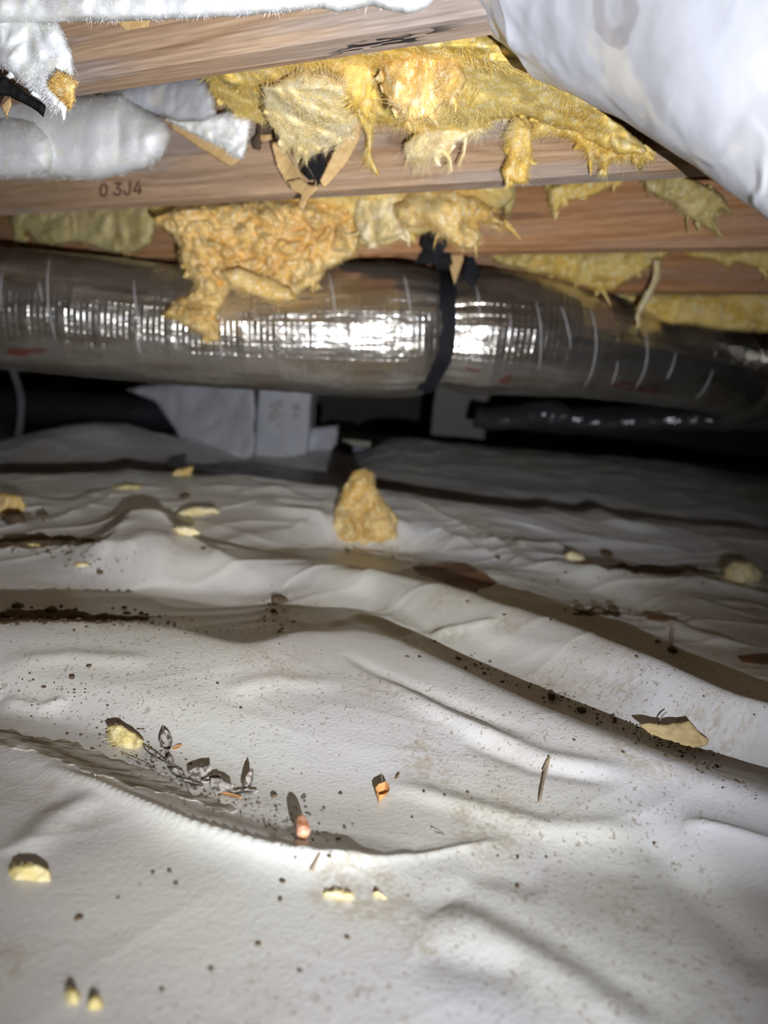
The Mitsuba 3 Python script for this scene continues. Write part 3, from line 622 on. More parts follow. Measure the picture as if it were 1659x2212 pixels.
# yellow batt between the first and second joist
clump('yellow_batt', 'large torn yellow wool batt between the two nearest joists', [(440, 120), (600, 60), (800, 30), (1000, 40), (1150, 120), (1260, 200), (1400, 320), (1390, 335), (1335, 335), (1250, 290), (1160, 262), (1130, 250), (1060, 262), (1010, 300), (930, 310), (880, 280), (800, 265), (745, 235), (700, 262), (620, 255), (560, 262), (500, 245), (455, 200)], bay1, 0.07, 'yellow_wool', 101, 9000, 0.016, 0.05, 45, 9, 4.0, (19.0, 0.85), (85, 0.0035), nw=16, stretch=(1, .42, .42))
clump('hanging_wool', 'ragged cream wool bunch hanging over the kraft paper flaps of the second joist', [(565, 190), (660, 150), (745, 180), (770, 240), (752, 290), (725, 305), (705, 322), (690, 318), (672, 335), (652, 325), (630, 322), (602, 305), (580, 268)], lambda x, y: yd(x, y, 0.79 + 0.14 * np.clip((y - 190) / 160, 0, 1)), 0.035, 'pale_wool', 102, 3000, 0.02, 0.02, 40, 10, 4.0, (20.0, 0.85), (110, 0.003), nw=9)
clump('hanging_wool', 'long thin yellow wool strand hanging right of the kraft paper flaps', [(772, 200), (800, 205), (806, 262), (800, 320), (806, 345), (820, 385), (808, 380), (792, 345), (788, 290), (775, 250)], Yf(Y2 - 0.018), 0.014, 'yellow_wool', 103, 900, 0.014, 0.006, 12, 4, 3.0, (40., .6), (140, .004))
clump('hanging_wool', 'broad pale wool tuft drooping over the second joist, middle of the picture', [(1030, 180), (1100, 190), (1095, 230), (1050, 272), (1000, 305), (960, 330), (915, 352), (880, 335), (875, 305), (900, 290), (960, 270), (1000, 230)], Yf(Y2 - 0.045), 0.03, 'pale_wool', 104, 3500, 0.024, 0.015, 25, 7, 4.0, (30., .7), (110, .0028), (-0.4, -0.2, -0.4), nw=7)
clump('hanging_wool', 'narrow yellow wool tail hanging below the edge of the second joist', [(1095, 190), (1140, 190), (1146, 260), (1150, 310), (1145, 350), (1138, 385), (1128, 395), (1110, 392), (1088, 398), (1085, 370), (1100, 340), (1096, 290), (1108, 240)], Yf(Y2 - 0.025), 0.02, 'yellow_wool', 105, 2200, 0.014, 0.008, 18, 6, 3.5, (34., .7), (120, .0025), nw=4)
clump('hanging_wool', 'pointed yellow wool tuft on the second joist beside the white wrapped bulge', [(1150, 200), (1240, 230), (1330, 290), (1400, 325), (1395, 345), (1345, 340), (1318, 345), (1305, 372), (1295, 352), (1270, 325), (1235, 300), (1180, 292), (1150, 300)], Yf(Y2 - 0.015), 0.022, 'yellow_wool', 106, 2500, 0.015, 0.008, 22, 7, 4.0, (34., .6), (120, .0025), nw=8)
clump('hanging_wool', 'small grey tuft clinging to the right end of the second joist', [(1375, 335), (1405, 338), (1392, 352), (1384, 375), (1378, 352)], Yf(Y2 - 0.006), 0.006, 'dull_wool', 107, 250, 0.01, 0.003, 8, 3, 3.0)
clump('hanging_wool', 'bright yellow wool tongue hanging between the cream bunch and the amber lump', [(735, 120), (790, 115), (812, 170), (808, 225), (795, 262), (772, 245), (745, 195)], lambda x, y: yd(x, y, 0.80), 0.03, 'yellow_wool', 108, 1500, 0.014, 0.02, 24, 6, 4.0, (26., .6), (100, .0028), nw=5)
clump('hanging_wool', 'rounded amber wool lump under the nearest joist beside the yellow tongue', [(830, 130), (900, 105), (985, 120), (1010, 170), (985, 215), (950, 225), (930, 255), (880, 262), (845, 230), (822, 185)], lambda x, y: yd(x, y, 0.79), 0.03, 'amber_wool', 109, 2000, 0.014, 0.02, 34, 8, 4.0, (30., .75), (100, .003), nw=7)
# bays behind: second to third joist
bay2 = lambda x, y: yd(x, y, 1.27 + 0.13 * np.clip((y - 400) / 110, 0, 1))
clump('yellow_batt', 'dull yellow batt left above the foil duct', [(15, 440), (150, 430), (330, 420), (345, 470), (325, 530), (290, 545), (240, 545), (200, 528), (160, 522), (110, 530), (75, 520), (55, 500), (60, 525), (30, 525)], Yf(Y3 - 0.02), 0.04, 'dull_wool', 111, 1800, 0.015, 0.02, 28, 6, 5.0, (24., .6), (80, .0028), nw=5)
clump('yellow_batt', 'yellow batt sagging between the second and third joists, in the middle', [(300, 420), (600, 400), (900, 380), (1100, 365), (1110, 425), (1060, 470), (1000, 480), (900, 510), (820, 532), (770, 528), (700, 520), (500, 540), (350, 500)], bay2, 0.03, 'yellow_wool', 112, 3000, 0.015, 0.04, 40, 6, 6.0, (24., .7), (80, .003), nw=6)
clump('amber_wool_heap', 'big crumbly amber wool heap spilling over the foil duct', [(330, 470), (380, 448), (480, 440), (600, 432), (700, 430), (775, 440), (778, 520), (770, 548), (735, 565), (705, 580), (690, 610), (678, 640), (672, 622), (660, 625), (640, 640), (600, 650), (560, 640), (520, 622), (500, 612), (490, 650), (470, 680), (472, 735), (460, 742), (430, 720), (395, 705), (350, 680), (362, 665), (395, 640), (420, 640), (415, 610), (400, 585), (385, 560), (392, 535), (375, 510), (345, 490)], lambda x, y: 1.50 + 0.05 * np.clip((y - 450) / 200, 0, 1), 0.085, 'amber_wool', 113, 9000, 0.011, 0.05, 50, 8, 4.0, (36., .85), (120, .0038), nw=12, stretch=(1, 1, 1), octs=4)
clump('fallen_wool', 'orange wool strip lying on the foil duct under the amber heap', [(475, 585), (520, 578), (580, 600), (630, 622), (640, 650), (590, 650), (545, 640), (500, 618)], lambda x, y: 1.455 + 0 * x, 0.03, 'amber_wool', 114, 900, 0.018, 0.01, 22, 4, 4.0, (16., .5), (80, .003))
clump('amber_wool_heap', 'bright orange wool lump hanging above the black duct strap', [(850, 440), (900, 415), (980, 412), (1030, 425), (1060, 450), (1100, 490), (1065, 488), (1040, 480), (1035, 520), (1022, 538), (1000, 535), (975, 525), (945, 500), (920, 490), (880, 490), (855, 470)], Yf(1.27), 0.05, 'amber_wool', 115, 2600, 0.015, 0.03, 28, 7, 4.0, (28., .7), (100, .0028), nw=6)
clump('yellow_batt', 'pale yellow wool tufts between the amber heap and the orange lump', [(770, 425), (860, 420), (870, 480), (880, 500), (840, 520), (800, 530), (780, 520), (765, 480)], Yf(1.30), 0.04, 'pale_wool', 116, 1500, 0.014, 0.02, 22, 6, 4.5, (40., .8), (110, .0028), nw=5)
clump('hanging_wool', 'yellow wool bunch hanging on the third joist right of the orange lump', [(1180, 400), (1260, 380), (1345, 385), (1330, 400), (1290, 418), (1240, 432), (1215, 440), (1205, 455), (1195, 470), (1185, 440)], Yf(Y3 - 0.03), 0.03, 'yellow_wool', 117, 1200, 0.014, 0.015, 18, 5, 4.0, nw=5)
clump('hanging_wool', 'dull yellow wool hanging on the third joist near the white wrapped bulge', [(1380, 380), (1480, 370), (1560, 420), (1590, 470), (1560, 450), (1545, 465), (1540, 500), (1515, 490), (1480, 465), (1470, 450), (1430, 430), (1395, 410)], Yf(Y3 - 0.025), 0.03, 'dull_wool', 118, 1800, 0.015, 0.012, 20, 6, 4.0, nw=7)
clump('hanging_wool', 'grey wool wisp in the gap left of the third joist bare timber', [(1085, 385), (1115, 395), (1112, 430), (1105, 460), (1090, 470), (1080, 430)], Yf(Y3 - 0.05), 0.018, 'dull_wool', 119, 500, 0.014, 0.008, 12, 4, 4.0)
# third to fourth joist and behind
clump('yellow_batt', 'dull yellow batt on the fourth joist above the right part of the foil duct', [(1050, 545), (1200, 535), (1330, 535), (1440, 530), (1455, 548), (1425, 562), (1400, 580), (1370, 600), (1330, 625), (1290, 632), (1260, 615), (1240, 610), (1215, 602), (1160, 592), (1110, 580), (1075, 572)], Yf(Y4 - 0.03), 0.04, 'yellow_wool', 121, 2200, 0.014, 0.02, 24, 6, 5.0, (26., .7), (90, .0028), nw=7)
clump('yellow_batt', 'dim yellow wool on the fourth joist at the right edge', [(1460, 540), (1700, 535), (1700, 600), (1640, 580), (1590, 570), (1575, 582), (1540, 560), (1500, 555)], Yf(Y4 - 0.03), 0.03, 'yellow_wool', 122, 900, 0.014, 0.015, 20, 5, 5.0, nw=3)
clump('yellow_batt', 'dim yellow batt behind the fourth joist above the end of the foil duct', [(1280, 635), (1400, 630), (1700, 625), (1700, 720), (1640, 718), (1560, 715), (1500, 700), (1440, 700), (1380, 668), (1310, 655)], Yf(Y4 + 0.12), 0.04, 'yellow_wool', 123, 1200, 0.014, 0.03, 24, 6, 6.0, (24., .7), (80, .0028))
clump('hanging_wool', 'long twisted yellow wool strand dangling onto the right part of the foil duct', [(1412, 562), (1430, 560), (1425, 600), (1405, 645), (1385, 680), (1382, 708), (1373, 712), (1372, 685), (1390, 640), (1408, 605)], lambda x, y: 1.62 + 0.0004 * (y - 560), 0.008, 'pale_wool', 124, 700, 0.008, 0.005, 9, 3, 3.0)
clump('hanging_wool', 'short pale wool wisp hanging from the fourth joist batt', [(1322, 580), (1340, 570), (1328, 590), (1322, 618), (1316, 615)], lambda x, y: 1.72 + 0 * x, 0.006, 'pale_wool', 125, 200, 0.008, 0.004, 6, 2, 3.0)
clump('fallen_wool', 'small round wool ball lying on the end of the foil duct', [(1520, 705), (1540, 698), (1555, 710), (1552, 728), (1532, 732), (1518, 722)], lambda x, y: 2.08 + 0 * x, 0.02, 'dull_wool', 126, 300, 0.006, 0.01, 16, 2, 3.0)
# white fibreglass
clump('white_batt', 'fluffy white batt along the top edge in front of the nearest joist', [(-60, -160), (300, -170), (700, -170), (960, -150), (955, -20), (930, 12), (900, 28), (875, 32), (840, 22), (800, 12), (760, 22), (730, 26), (690, 18), (600, 28), (500, 36), (400, 41), (300, 45), (200, 47), (100, 48), (-60, 52)], lambda x, y: yd(x, y, 0.545), 0.05, 'white_wool', 131, 1800, 0.005, 0.03, 50, 3, 7.0, (18., .5), (80, .003))
wb_ = clump('white_batt', 'layered white batt end with a yellow tuft in the upper left corner', [(-60, 30), (60, 38), (125, 48), (140, 75), (158, 112), (160, 150), (158, 172), (140, 185), (132, 235), (110, 236), (95, 215), (60, 190), (25, 160), (10, 150), (-60, 120)], lambda x, y: yd(x, y, 0.56), 0.045, 'white_wool', 132, 2500, 0.006, 0.03, 40, 4, 5.0, (26., .6), (110, .003), nw=5)
clump('hanging_wool', 'small bright yellow tuft stuck on the corner of the upper left white batt', [(112, 175), (128, 158), (150, 165), (168, 180), (160, 195), (162, 220), (152, 240), (140, 225), (120, 205), (108, 190)], lambda x, y: yd(x, y, 0.522), 0.016, 'amber_wool', 133, 900, 0.006, 0.008, 14, 3, 3.0)
put(wb_ + '__torn_facing', pillow([(-40, 165), (10, 165), (40, 190), (75, 215), (100, 230), (95, 255), (80, 240), (45, 222), (10, 205), (-40, 200)], lambda x, y: yd(x, y, 0.53), 0.012, 0.006, 14, 4, 4.0, (60, .6), (150, .003), 134), 'tar_and_hole_black', True, 'torn black facing')
put('kraft_flap', pillow([(2, 228), (22, 208), (26, 225), (14, 258)], lambda x, y: yd(x, y, 0.525), 0.0015, 0.0008, 3, 1, 4.0, seed=135), 'kraft_paper', True, 'tiny pointed kraft paper scrap at the left edge under the upper white batt', 'kraft paper')
clump('white_batt', 'big smooth white batt sagging like a pillow in front of the second joist', [(-80, 215), (60, 208), (180, 205), (260, 200), (320, 240), (355, 262), (368, 290), (362, 320), (345, 345), (310, 365), (260, 380), (200, 391), (140, 386), (90, 380), (-80, 382)], lambda x, y: yd(x, y, 0.885), 0.12, 'white_wool', 136, 3500, 0.007, 0.10, 75, 3, 5.0, (6., .28), (50, .0015))
clump('white_batt', 'rounded white batt lobe at the left edge beside the big sagging pillow', [(-90, 268), (20, 250), (80, 258), (112, 295), (122, 335), (108, 372), (60, 385), (-90, 386)], lambda x, y: yd(x, y, 0.85), 0.09, 'white_wool', 140, 1500, 0.007, 0.08, 60, 3, 5.0, (6., .28), (50, .0015))
clump('white_batt', 'white film faced batt behind the sagging white pillow, just under the nearest joist', [(215, 200), (300, 180), (420, 160), (445, 175), (465, 205), (468, 245), (440, 262), (380, 262), (320, 240), (260, 225)], lambda x, y: yd(x, y, 0.90), 0.03, 'white_film', 137, 0, 0.006, 0.04, 30, 3, 5.0, (16., .4), (70, .003))
wt = clump('white_batt', 'small torn white batt piece with kraft paper backing on the second joist', [(358, 258), (400, 250), (470, 248), (500, 240), (540, 258), (536, 290), (534, 320), (524, 345), (505, 338), (480, 318), (440, 300), (400, 280)], lambda x, y: yd(x, y, 0.95), 0.03, 'white_wool', 138, 1800, 0.007, 0.004, 22, 4, 4.0, (34., .6), (120, .003))
put(wt + '__kraft_backing', pillow([(355, 258), (385, 270), (440, 292), (500, 330), (526, 342), (498, 362), (470, 345), (420, 312), (375, 282)], lambda x, y: yd(x, y, 0.962), 0.0015, 0.001, 3, 1.0, 5.0, seed=139), 'kraft_paper', True, 'tan kraft paper backing')
# kraft paper flaps; the dark hole and cavity are painted as dark patches
put('kraft_flap', pillow([(585, 308), (608, 305), (618, 330), (640, 360), (665, 395), (655, 412), (630, 412), (615, 392), (598, 360)], lambda x, y: yd(x, y, Y2 - 0.045), 0.0012, 0.0008, 4, 1.2, 4.0, seed=141, bend=lambda x, y: 0.012 * np.sin((x - 585) / 22)), 'kraft_paper', True, 'curled kraft paper flap left of the black hole on the second joist', 'kraft paper')
put('kraft_flap', pillow([(740, 280), (765, 248), (782, 262), (778, 300), (752, 350), (712, 395), (700, 408), (690, 390), (715, 340)], lambda x, y: yd(x, y, Y2 - 0.05), 0.0012, 0.0008, 4, 1.0, 4.0, seed=142, bend=lambda x, y: 0.0004 * (x - 740)), 'kraft_paper', True, 'long tan kraft paper flap right of the black hole on the second joist', 'kraft paper')
put('kraft_flap', pillow([(620, 392), (650, 385), (668, 400), (690, 400), (685, 412), (668, 425), (655, 458), (643, 445), (652, 420), (630, 412)], lambda x, y: yd(x, y, Y2 - 0.055), 0.0012, 0.0008, 4, 1.2, 4.0, seed=143, bend=lambda x, y: -0.0003 * (y - 390)), 'kraft_paper', True, 'twisted kraft paper tip hanging below the second joist edge', 'kraft paper')
put('cavity_shade', pillow([(648, 345), (680, 325), (695, 310), (705, 345), (706, 372), (695, 392), (685, 405), (682, 385), (668, 392), (655, 378)], lambda x, y: yd(x, y, Y2 - 0.062), 0.004, 0.003, 8, 2, 4.0, seed=144), 'tar_and_hole_black', True, 'black patch of painted hole shade between the two kraft flaps of the second joist', 'painted shade')  # black patch painting the darkness of the hole, not a real scrap
put('cavity_shade', pillow([(556, 248), (585, 245), (592, 275), (590, 288), (570, 290), (562, 325), (545, 320), (542, 300), (552, 290)], lambda x, y: yd(x, y, Y2 - 0.012), 0.006, 0.004, 10, 3, 4.0, seed=145), 'cavity_brown', True, 'ragged dark brown patch of painted cavity shade right of the torn white batt piece', 'painted shade')  # brown patch painting the shade inside a cavity, not a paper piece
put('kraft_flap', pillow([(562, 290), (585, 288), (592, 298), (580, 305), (562, 305)], lambda x, y: yd(x, y, Y2 - 0.025), 0.0012, 0.001, 3, 2.0, 3.0, seed=146), 'kraft_paper', True, 'small orange kraft paper scrap beside the dark brown cavity patch', 'kraft paper')
put('kraft_flap', pillow([(962, 520), (998, 530), (1002, 560), (988, 600), (982, 618), (972, 580), (968, 550)], lambda x, y: 1.545 + 0 * x, 0.0015, 0.001, 4, 1.0, 4.0, seed=147, bend=lambda x, y: 0.01 * np.sin((x - 960) / 20)), 'kraft_paper', True, 'pointed kraft paper flap hanging beside the black duct strap', 'kraft paper')
put('kraft_flap', pillow([(235, 40), (270, 42), (325, 40), (322, 58), (300, 62), (270, 66), (255, 52)], lambda x, y: yd(x, y, J1 - 0.012), 0.0015, 0.001, 4, 2, 3.0, seed=148), 'kraft_paper', True, 'torn tan paper edge peeking under the top white batt on the nearest joist', 'kraft paper')

# white plastic wrapped bulge, upper right
bp = at(np.array([880, 960, 1060, 1250, 1480, 1750, 2100]), np.array([-60, -120, -165, -190, -150, -60, 90]), np.array([0.66, 0.66, 0.645, 0.61, 0.56, 0.50, 0.44]))
g = tube(bp, [0.035, 0.062, 0.088, 0.118, 0.125, 0.128, 0.13], 120, 0, res=200)
v = np.asarray(g.vertices)
nrm = g.vertex_normals
pull = np.exp(-np.linalg.norm(v - bp[0], axis=1) / 0.10)
v = v + nrm * ((0.010 * (fbm(v * 6, 2, 71) - 0.5) + 0.004 * (billow(v * 13, 72) - 0.3))[:, None] + 0.02 * pull[:, None] * (billow(v * np.array([30, 30, 10]), 74, 2)[:, None] - 0.3))
bulge = name('wrapped_bulge', 'big white plastic wrapped insulation bulge filling the upper right corner', 'wrapped insulation')
put(bulge + '__film_wrap', tm(v, g.faces), 'white_film', True)
BV, BF = v, np.asarray(g.faces)
X_, Y_, D_ = proj(BV)
near_ = np.argsort(np.hypot(X_ - 1328, Y_ - 14) + 1e3 * (D_ > np.median(D_)))[:1]
MARK[:] = BV[near_[0]].tolist()

# ------------------------------------------------------------------ things lying on the sheet
def rest(px, py): return ground_pt(px, py)
def floor_clump(key, label, outline, thick, m, seed, nf=300, flen=0.008, back=None, edge=14, amp=3, step=3.0, lump=(60., .7), fine=(160, .003), group=None):
    o = np.array(outline, float); base = o[np.argmax(o[:, 1])]
    p, d = rest(base[0], base[1])
    ytop = o[:, 1].min()
    # lean: the body stands on the sheet, its outline upright over its foot
    dep = lambda x, y: d + (thick * 0.5) + 0.25 * (base[1] - y) / F * d
    return clump(key, label, outline, dep, thick, m, seed, nf, flen, thick if back is None else back, edge, amp, step, lump, fine, (0, -0.1, 0.1), 0.0003, 'wool scrap' if 'wool' in key else 'scrap', group)
floor_clump('fallen_wool', 'tall pointed yellow wool heap standing on the plastic sheet in the middle', [(722, 1172), (716, 1130), (722, 1100), (735, 1075), (742, 1050), (762, 1020), (785, 1010), (808, 1022), (812, 1050), (828, 1085), (845, 1100), (862, 1118), (858, 1140), (862, 1165), (830, 1172), (780, 1182), (745, 1176)], 0.05, 'amber_wool', 201, 4500, 0.010, 0.05, 34, 5, 3.0, (30., .8), (110, .0028))
floor_clump('fallen_wool', 'orange wool scrap at the left edge on the far part of the sheet', [(-20, 1110), (-20, 1072), (12, 1064), (45, 1070), (56, 1090), (50, 1112)], 0.025, 'amber_wool', 202, 700, 0.008)
floor_clump('fallen_wool', 'flat pale yellow wool scrap left of the wool heap, the larger of a pair', [(378, 1112), (392, 1100), (420, 1094), (465, 1096), (478, 1110), (440, 1113), (400, 1116)], 0.012, 'pale_wool', 203, 300, 0.006, None, 8)
floor_clump('fallen_wool', 'small pale yellow wool scrap just in front of the flat pale one', [(370, 1140), (395, 1135), (420, 1140), (435, 1152), (410, 1160), (385, 1155)], 0.010, 'pale_wool', 204, 250, 0.006, None, 8)
floor_clump('fallen_wool', 'tan wool scrap on the far crest of the sheet', [(368, 1026), (382, 1012), (420, 1006), (414, 1026), (385, 1028)], 0.012, 'amber_wool', 205, 200, 0.006, None, 8)
floor_clump('fallen_wool', 'thin dull yellow wool scrap on the far left part of the sheet', [(240, 1052), (275, 1046), (312, 1050), (300, 1058), (255, 1058)], 0.006, 'dull_wool', 206, 150, 0.005, None, 5, 2)
floor_clump('fallen_wool', 'cream wool scrap in the hollow right of the brown puddle', [(1218, 1200), (1232, 1190), (1255, 1198), (1274, 1218), (1250, 1216), (1228, 1210)], 0.012, 'pale_wool', 207, 250, 0.005, None, 7, 2)
floor_clump('fallen_wool', 'dim round wool lump near the right edge of the sheet', [(1562, 1250), (1565, 1225), (1585, 1212), (1620, 1215), (1648, 1235), (1640, 1258), (1600, 1264)], 0.03, 'pale_wool', 208, 500, 0.008)
floor_clump('fallen_wool', 'blurred yellow wool bit at the left edge in the foreground', [(22, 1905), (20, 1880), (40, 1866), (80, 1866), (108, 1880), (112, 1905), (70, 1912)], 0.009, 'dull_wool', 209, 300, 0.003, None, 14, 2, 3.0)
floor_clump('fallen_wool', 'blurred cream wool bit in the bottom left corner, left one of two', [(140, 2168), (145, 2140), (160, 2132), (172, 2150), (168, 2172)], 0.006, 'dull_wool', 210, 150, 0.003, None, 10, 2, 3.0)
floor_clump('fallen_wool', 'blurred cream wool bit in the bottom left corner, right one of two', [(185, 2180), (190, 2158), (205, 2150), (222, 2165), (220, 2182), (200, 2188)], 0.006, 'dull_wool', 211, 150, 0.003, None, 10, 2, 3.0)
floor_clump('fallen_wool', 'cream oval wool bit in the foreground, near the middle', [(698, 1935), (700, 1924), (730, 1920), (762, 1930), (768, 1938), (735, 1944)], 0.007, 'pale_wool', 212, 150, 0.003, None, 8, 1.5, 2.5)
floor_clump('fallen_wool', 'thin sliver of cream wool right of the oval wool bit', [(806, 1928), (815, 1922), (838, 1940), (830, 1944)], 0.003, 'pale_wool', 213, 60, 0.003, None, 4, 1, 2.5)
floor_clump('fallen_wool', 'yellow wool crumb at the head of the leaf litter', [(236, 1600), (235, 1568), (260, 1565), (290, 1580), (312, 1600), (300, 1618), (270, 1620)], 0.012, 'dull_wool', 214, 500, 0.005, None, 14, 3, 2.5)
floor_clump('fallen_wool', 'narrow yellow wool sliver at the foot of the tent-like fold', [(158, 1222), (165, 1214), (195, 1216), (200, 1226), (175, 1228)], 0.006, 'pale_wool', 215, 80, 0.004, None, 5, 1.5, 3)
floor_clump('fallen_wool', 'dirty yellow wool sliver on the left slope', [(38, 1176), (70, 1172), (90, 1178), (60, 1182)], 0.004, 'dull_wool', 216, 60, 0.004, None, 4, 1, 3)
# tan board bridging the diagonal fold
p, d = rest(1450, 1600)
put('insulation_board_scrap', pillow([(1378, 1562), (1400, 1560), (1440, 1565), (1488, 1556), (1510, 1580), (1532, 1600), (1528, 1610), (1490, 1614), (1440, 1600), (1405, 1585)], lambda x, y: d - 0.022 + (1612 - y) / F * d * 0.5, 0.005, 0.003, 10, 6, 3.0, (60, .8), (150, .002), 221), 'tan_board', True, 'flat ragged tan insulation scrap lying across the diagonal fold at the right', 'scrap')
def crumb_mesh(px, py, spx, seed, flat=0.55, p=None):
    g = trimesh.creation.icosphere(subdivisions=2 if spx > 9 else 1, radius=1.0)
    p, d = rest(px, py) if p is None else p
    rng = np.random.default_rng(seed)
    s = spx * d / F / 2
    v = np.asarray(g.vertices); v = v * (0.65 + 0.7 * fbm(v * 1.3 + seed, 2, seed)[:, None])
    a = rng.uniform(0, 6.28); R = np.array([[math.cos(a), -math.sin(a), 0], [math.sin(a), math.cos(a), 0], [0, 0, 1]])
    v = (v * np.array([1.0, rng.uniform(0.5, 0.9), flat])) @ R.T * s + np.array([p[0], p[1], gh(p[0], p[1]) + s * flat * 0.45])
    return tm(v, g.faces)
for k, (px, py, s, lab) in enumerate([(38, 1312, 26, 'round dark clod in the shadowed hollow at the left edge'), (12, 1334, 30, 'wide dark clod at the left edge under the round one'), (110, 1322, 30, 'flat dark clod in the left shadowed hollow'), (165, 1334, 34, 'brown clod right of the flat dark one in the left hollow'),
        (602, 1300, 34, 'black clod in the shadowed hollow behind the foreground mound'), (590, 1322, 16, 'small black clod in front of the black clod'), (1252, 1318, 26, 'dark clod in the right hollow, left one of a row of three'), (1292, 1322, 30, 'dark clod in the right hollow, middle one of a row of three'), (1325, 1320, 30, 'dark clod in the right hollow, right one of a row of three'),
        (1192, 1508, 30, 'brown clod in the diagonal fold in the middle of the right half'), (1256, 1536, 22, 'small brown clod down the diagonal fold'), (1452, 1408, 26, 'black oblong clod on the right slope'), (1420, 1388, 14, 'small black clod left of the black oblong one'),
        (90, 1115, 26, 'dark clod beside the orange wool scrap at the left'), (30, 1128, 50, 'dark earth patch under the orange wool scrap'), (400, 1075, 24, 'brown clod behind the flat pale wool scrap'), (375, 1128, 20, 'dark clod between the pair of pale wool scraps'), (215, 1240, 18, 'dark clod at the foot of the tent-like fold'), (1310, 1200, 30, 'dim dark clod right of the cream wool scrap'),
        (750, 1190, 12, 'black speck at the foot of the wool heap'), (1075, 1206, 16, 'dark clod in the creases right of the wool heap'), (592, 1722, 16, 'brown earth crumb right of the leaf litter'), (155, 1465, 18, 'brown smear of earth on the foreground mound at the left'), (440, 1186, 12, 'reddish chip on the slope right of the tent-like fold')]):
    put('earth_clod', crumb_mesh(px, py, s, 300 + k), 'earth', 60, lab, 'clod')
# mud puddle: wet skin lying in the hollow behind the right ridge
def skin(outline, seed, key, label, m, lift=0.0012, amp=4):
    rng = np.random.default_rng(seed)
    ol = jittered(outline, amp, rng, 3)
    P2 = np.array([rest(x, y)[0][:2] for x, y in ol]); poly = Polygon(P2).buffer(0)
    if poly.geom_type != 'Polygon': poly = max(poly.geoms, key=lambda g: g.area)
    x0, y0, x1, y1 = poly.bounds; st = max(max(x1 - x0, y1 - y0) / 260, 0.0016)
    X, Y = np.meshgrid(np.arange(x0, x1, st), np.arange(y0, y1, st)); q = np.c_[X.ravel(), Y.ravel()]
    q = q[shapely.contains(poly.buffer(-st * .4), shapely.points(q))]
    nb = int(poly.exterior.length / st); b = np.array([poly.exterior.interpolate(k / nb, True).coords[0] for k in range(nb)])
    q = np.vstack([b, q]); tri = Delaunay(q).simplices; tri = tri[shapely.contains(poly, shapely.points(q[tri].mean(1)))]
    a = q[tri]; tri = np.where((np.cross(a[:, 1] - a[:, 0], a[:, 2] - a[:, 0]) < 0)[:, None], tri[:, ::-1], tri)
    z = GI(q[:, [1, 0]]); dd = shapely.distance(poly.exterior, shapely.points(q)); dd[:nb] = 0
    top = z + lift * np.sqrt(np.clip(dd / (3 * st), 0, 1)) + 0.0002; bot = z - 0.0015; bot[:nb] = top[:nb]
    N = len(q); rm = np.r_[np.arange(nb), np.arange(N, 2 * N - nb)]
    put(key, tm(np.vstack([np.c_[q, top], np.c_[q, bot][nb:]]), np.vstack([tri, rm[tri][:, ::-1]])), m, True, label, 'puddle')
skin([(890, 1222), (930, 1222), (960, 1212), (1000, 1215), (1030, 1232), (1060, 1248), (1076, 1258), (1062, 1266), (1035, 1270), (1030, 1280), (990, 1268), (940, 1252), (905, 1240)], 1, 'mud_puddle', 'reddish brown mud puddle in the hollow behind the ridge', 'mud')
skin([(1390, 1332), (1430, 1330), (1465, 1336), (1440, 1345), (1405, 1342)], 2, 'mud_puddle', 'small brown mud puddle on the right slope', 'mud')
skin([(1590, 1418), (1659, 1412), (1700, 1425), (1650, 1440), (1600, 1432)], 3, 'mud_puddle', 'brown mud puddle at the right edge', 'mud')
skin([(-30, 1328), (60, 1318), (170, 1322), (280, 1330), (340, 1338), (220, 1345), (60, 1348), (-30, 1348)], 4, 'mud_smear', 'dark mud smear along the hollow behind the foreground mound at the left', 'earth', 0.0008, 9)
skin([(-30, 1160), (50, 1152), (140, 1158), (225, 1172), (150, 1182), (40, 1184), (-30, 1182)], 5, 'mud_smear', 'dark mud smear on the left slope behind the low crease', 'earth', 0.0008, 9)
skin([(1285, 1222), (1400, 1220), (1520, 1228), (1560, 1236), (1440, 1238), (1320, 1234)], 6, 'mud_smear', 'dark mud smear in the farther right hollow beside the cream wool scrap', 'earth', 0.0008, 9)
skin([(1235, 1322), (1300, 1314), (1345, 1322), (1330, 1332), (1260, 1334)], 7, 'mud_smear', 'dark mud smear under the row of three clods', 'earth', 0.0008, 9)
skin([(-20, 1572), (60, 1588), (140, 1602), (230, 1636), (330, 1662), (420, 1712), (520, 1752), (470, 1758), (380, 1722), (280, 1700), (200, 1672), (120, 1640), (-20, 1606)], 9, 'silt_smear', 'grey brown silt smear along the hollow of the bright foreground fold', 'silt', 0.0003, 12)
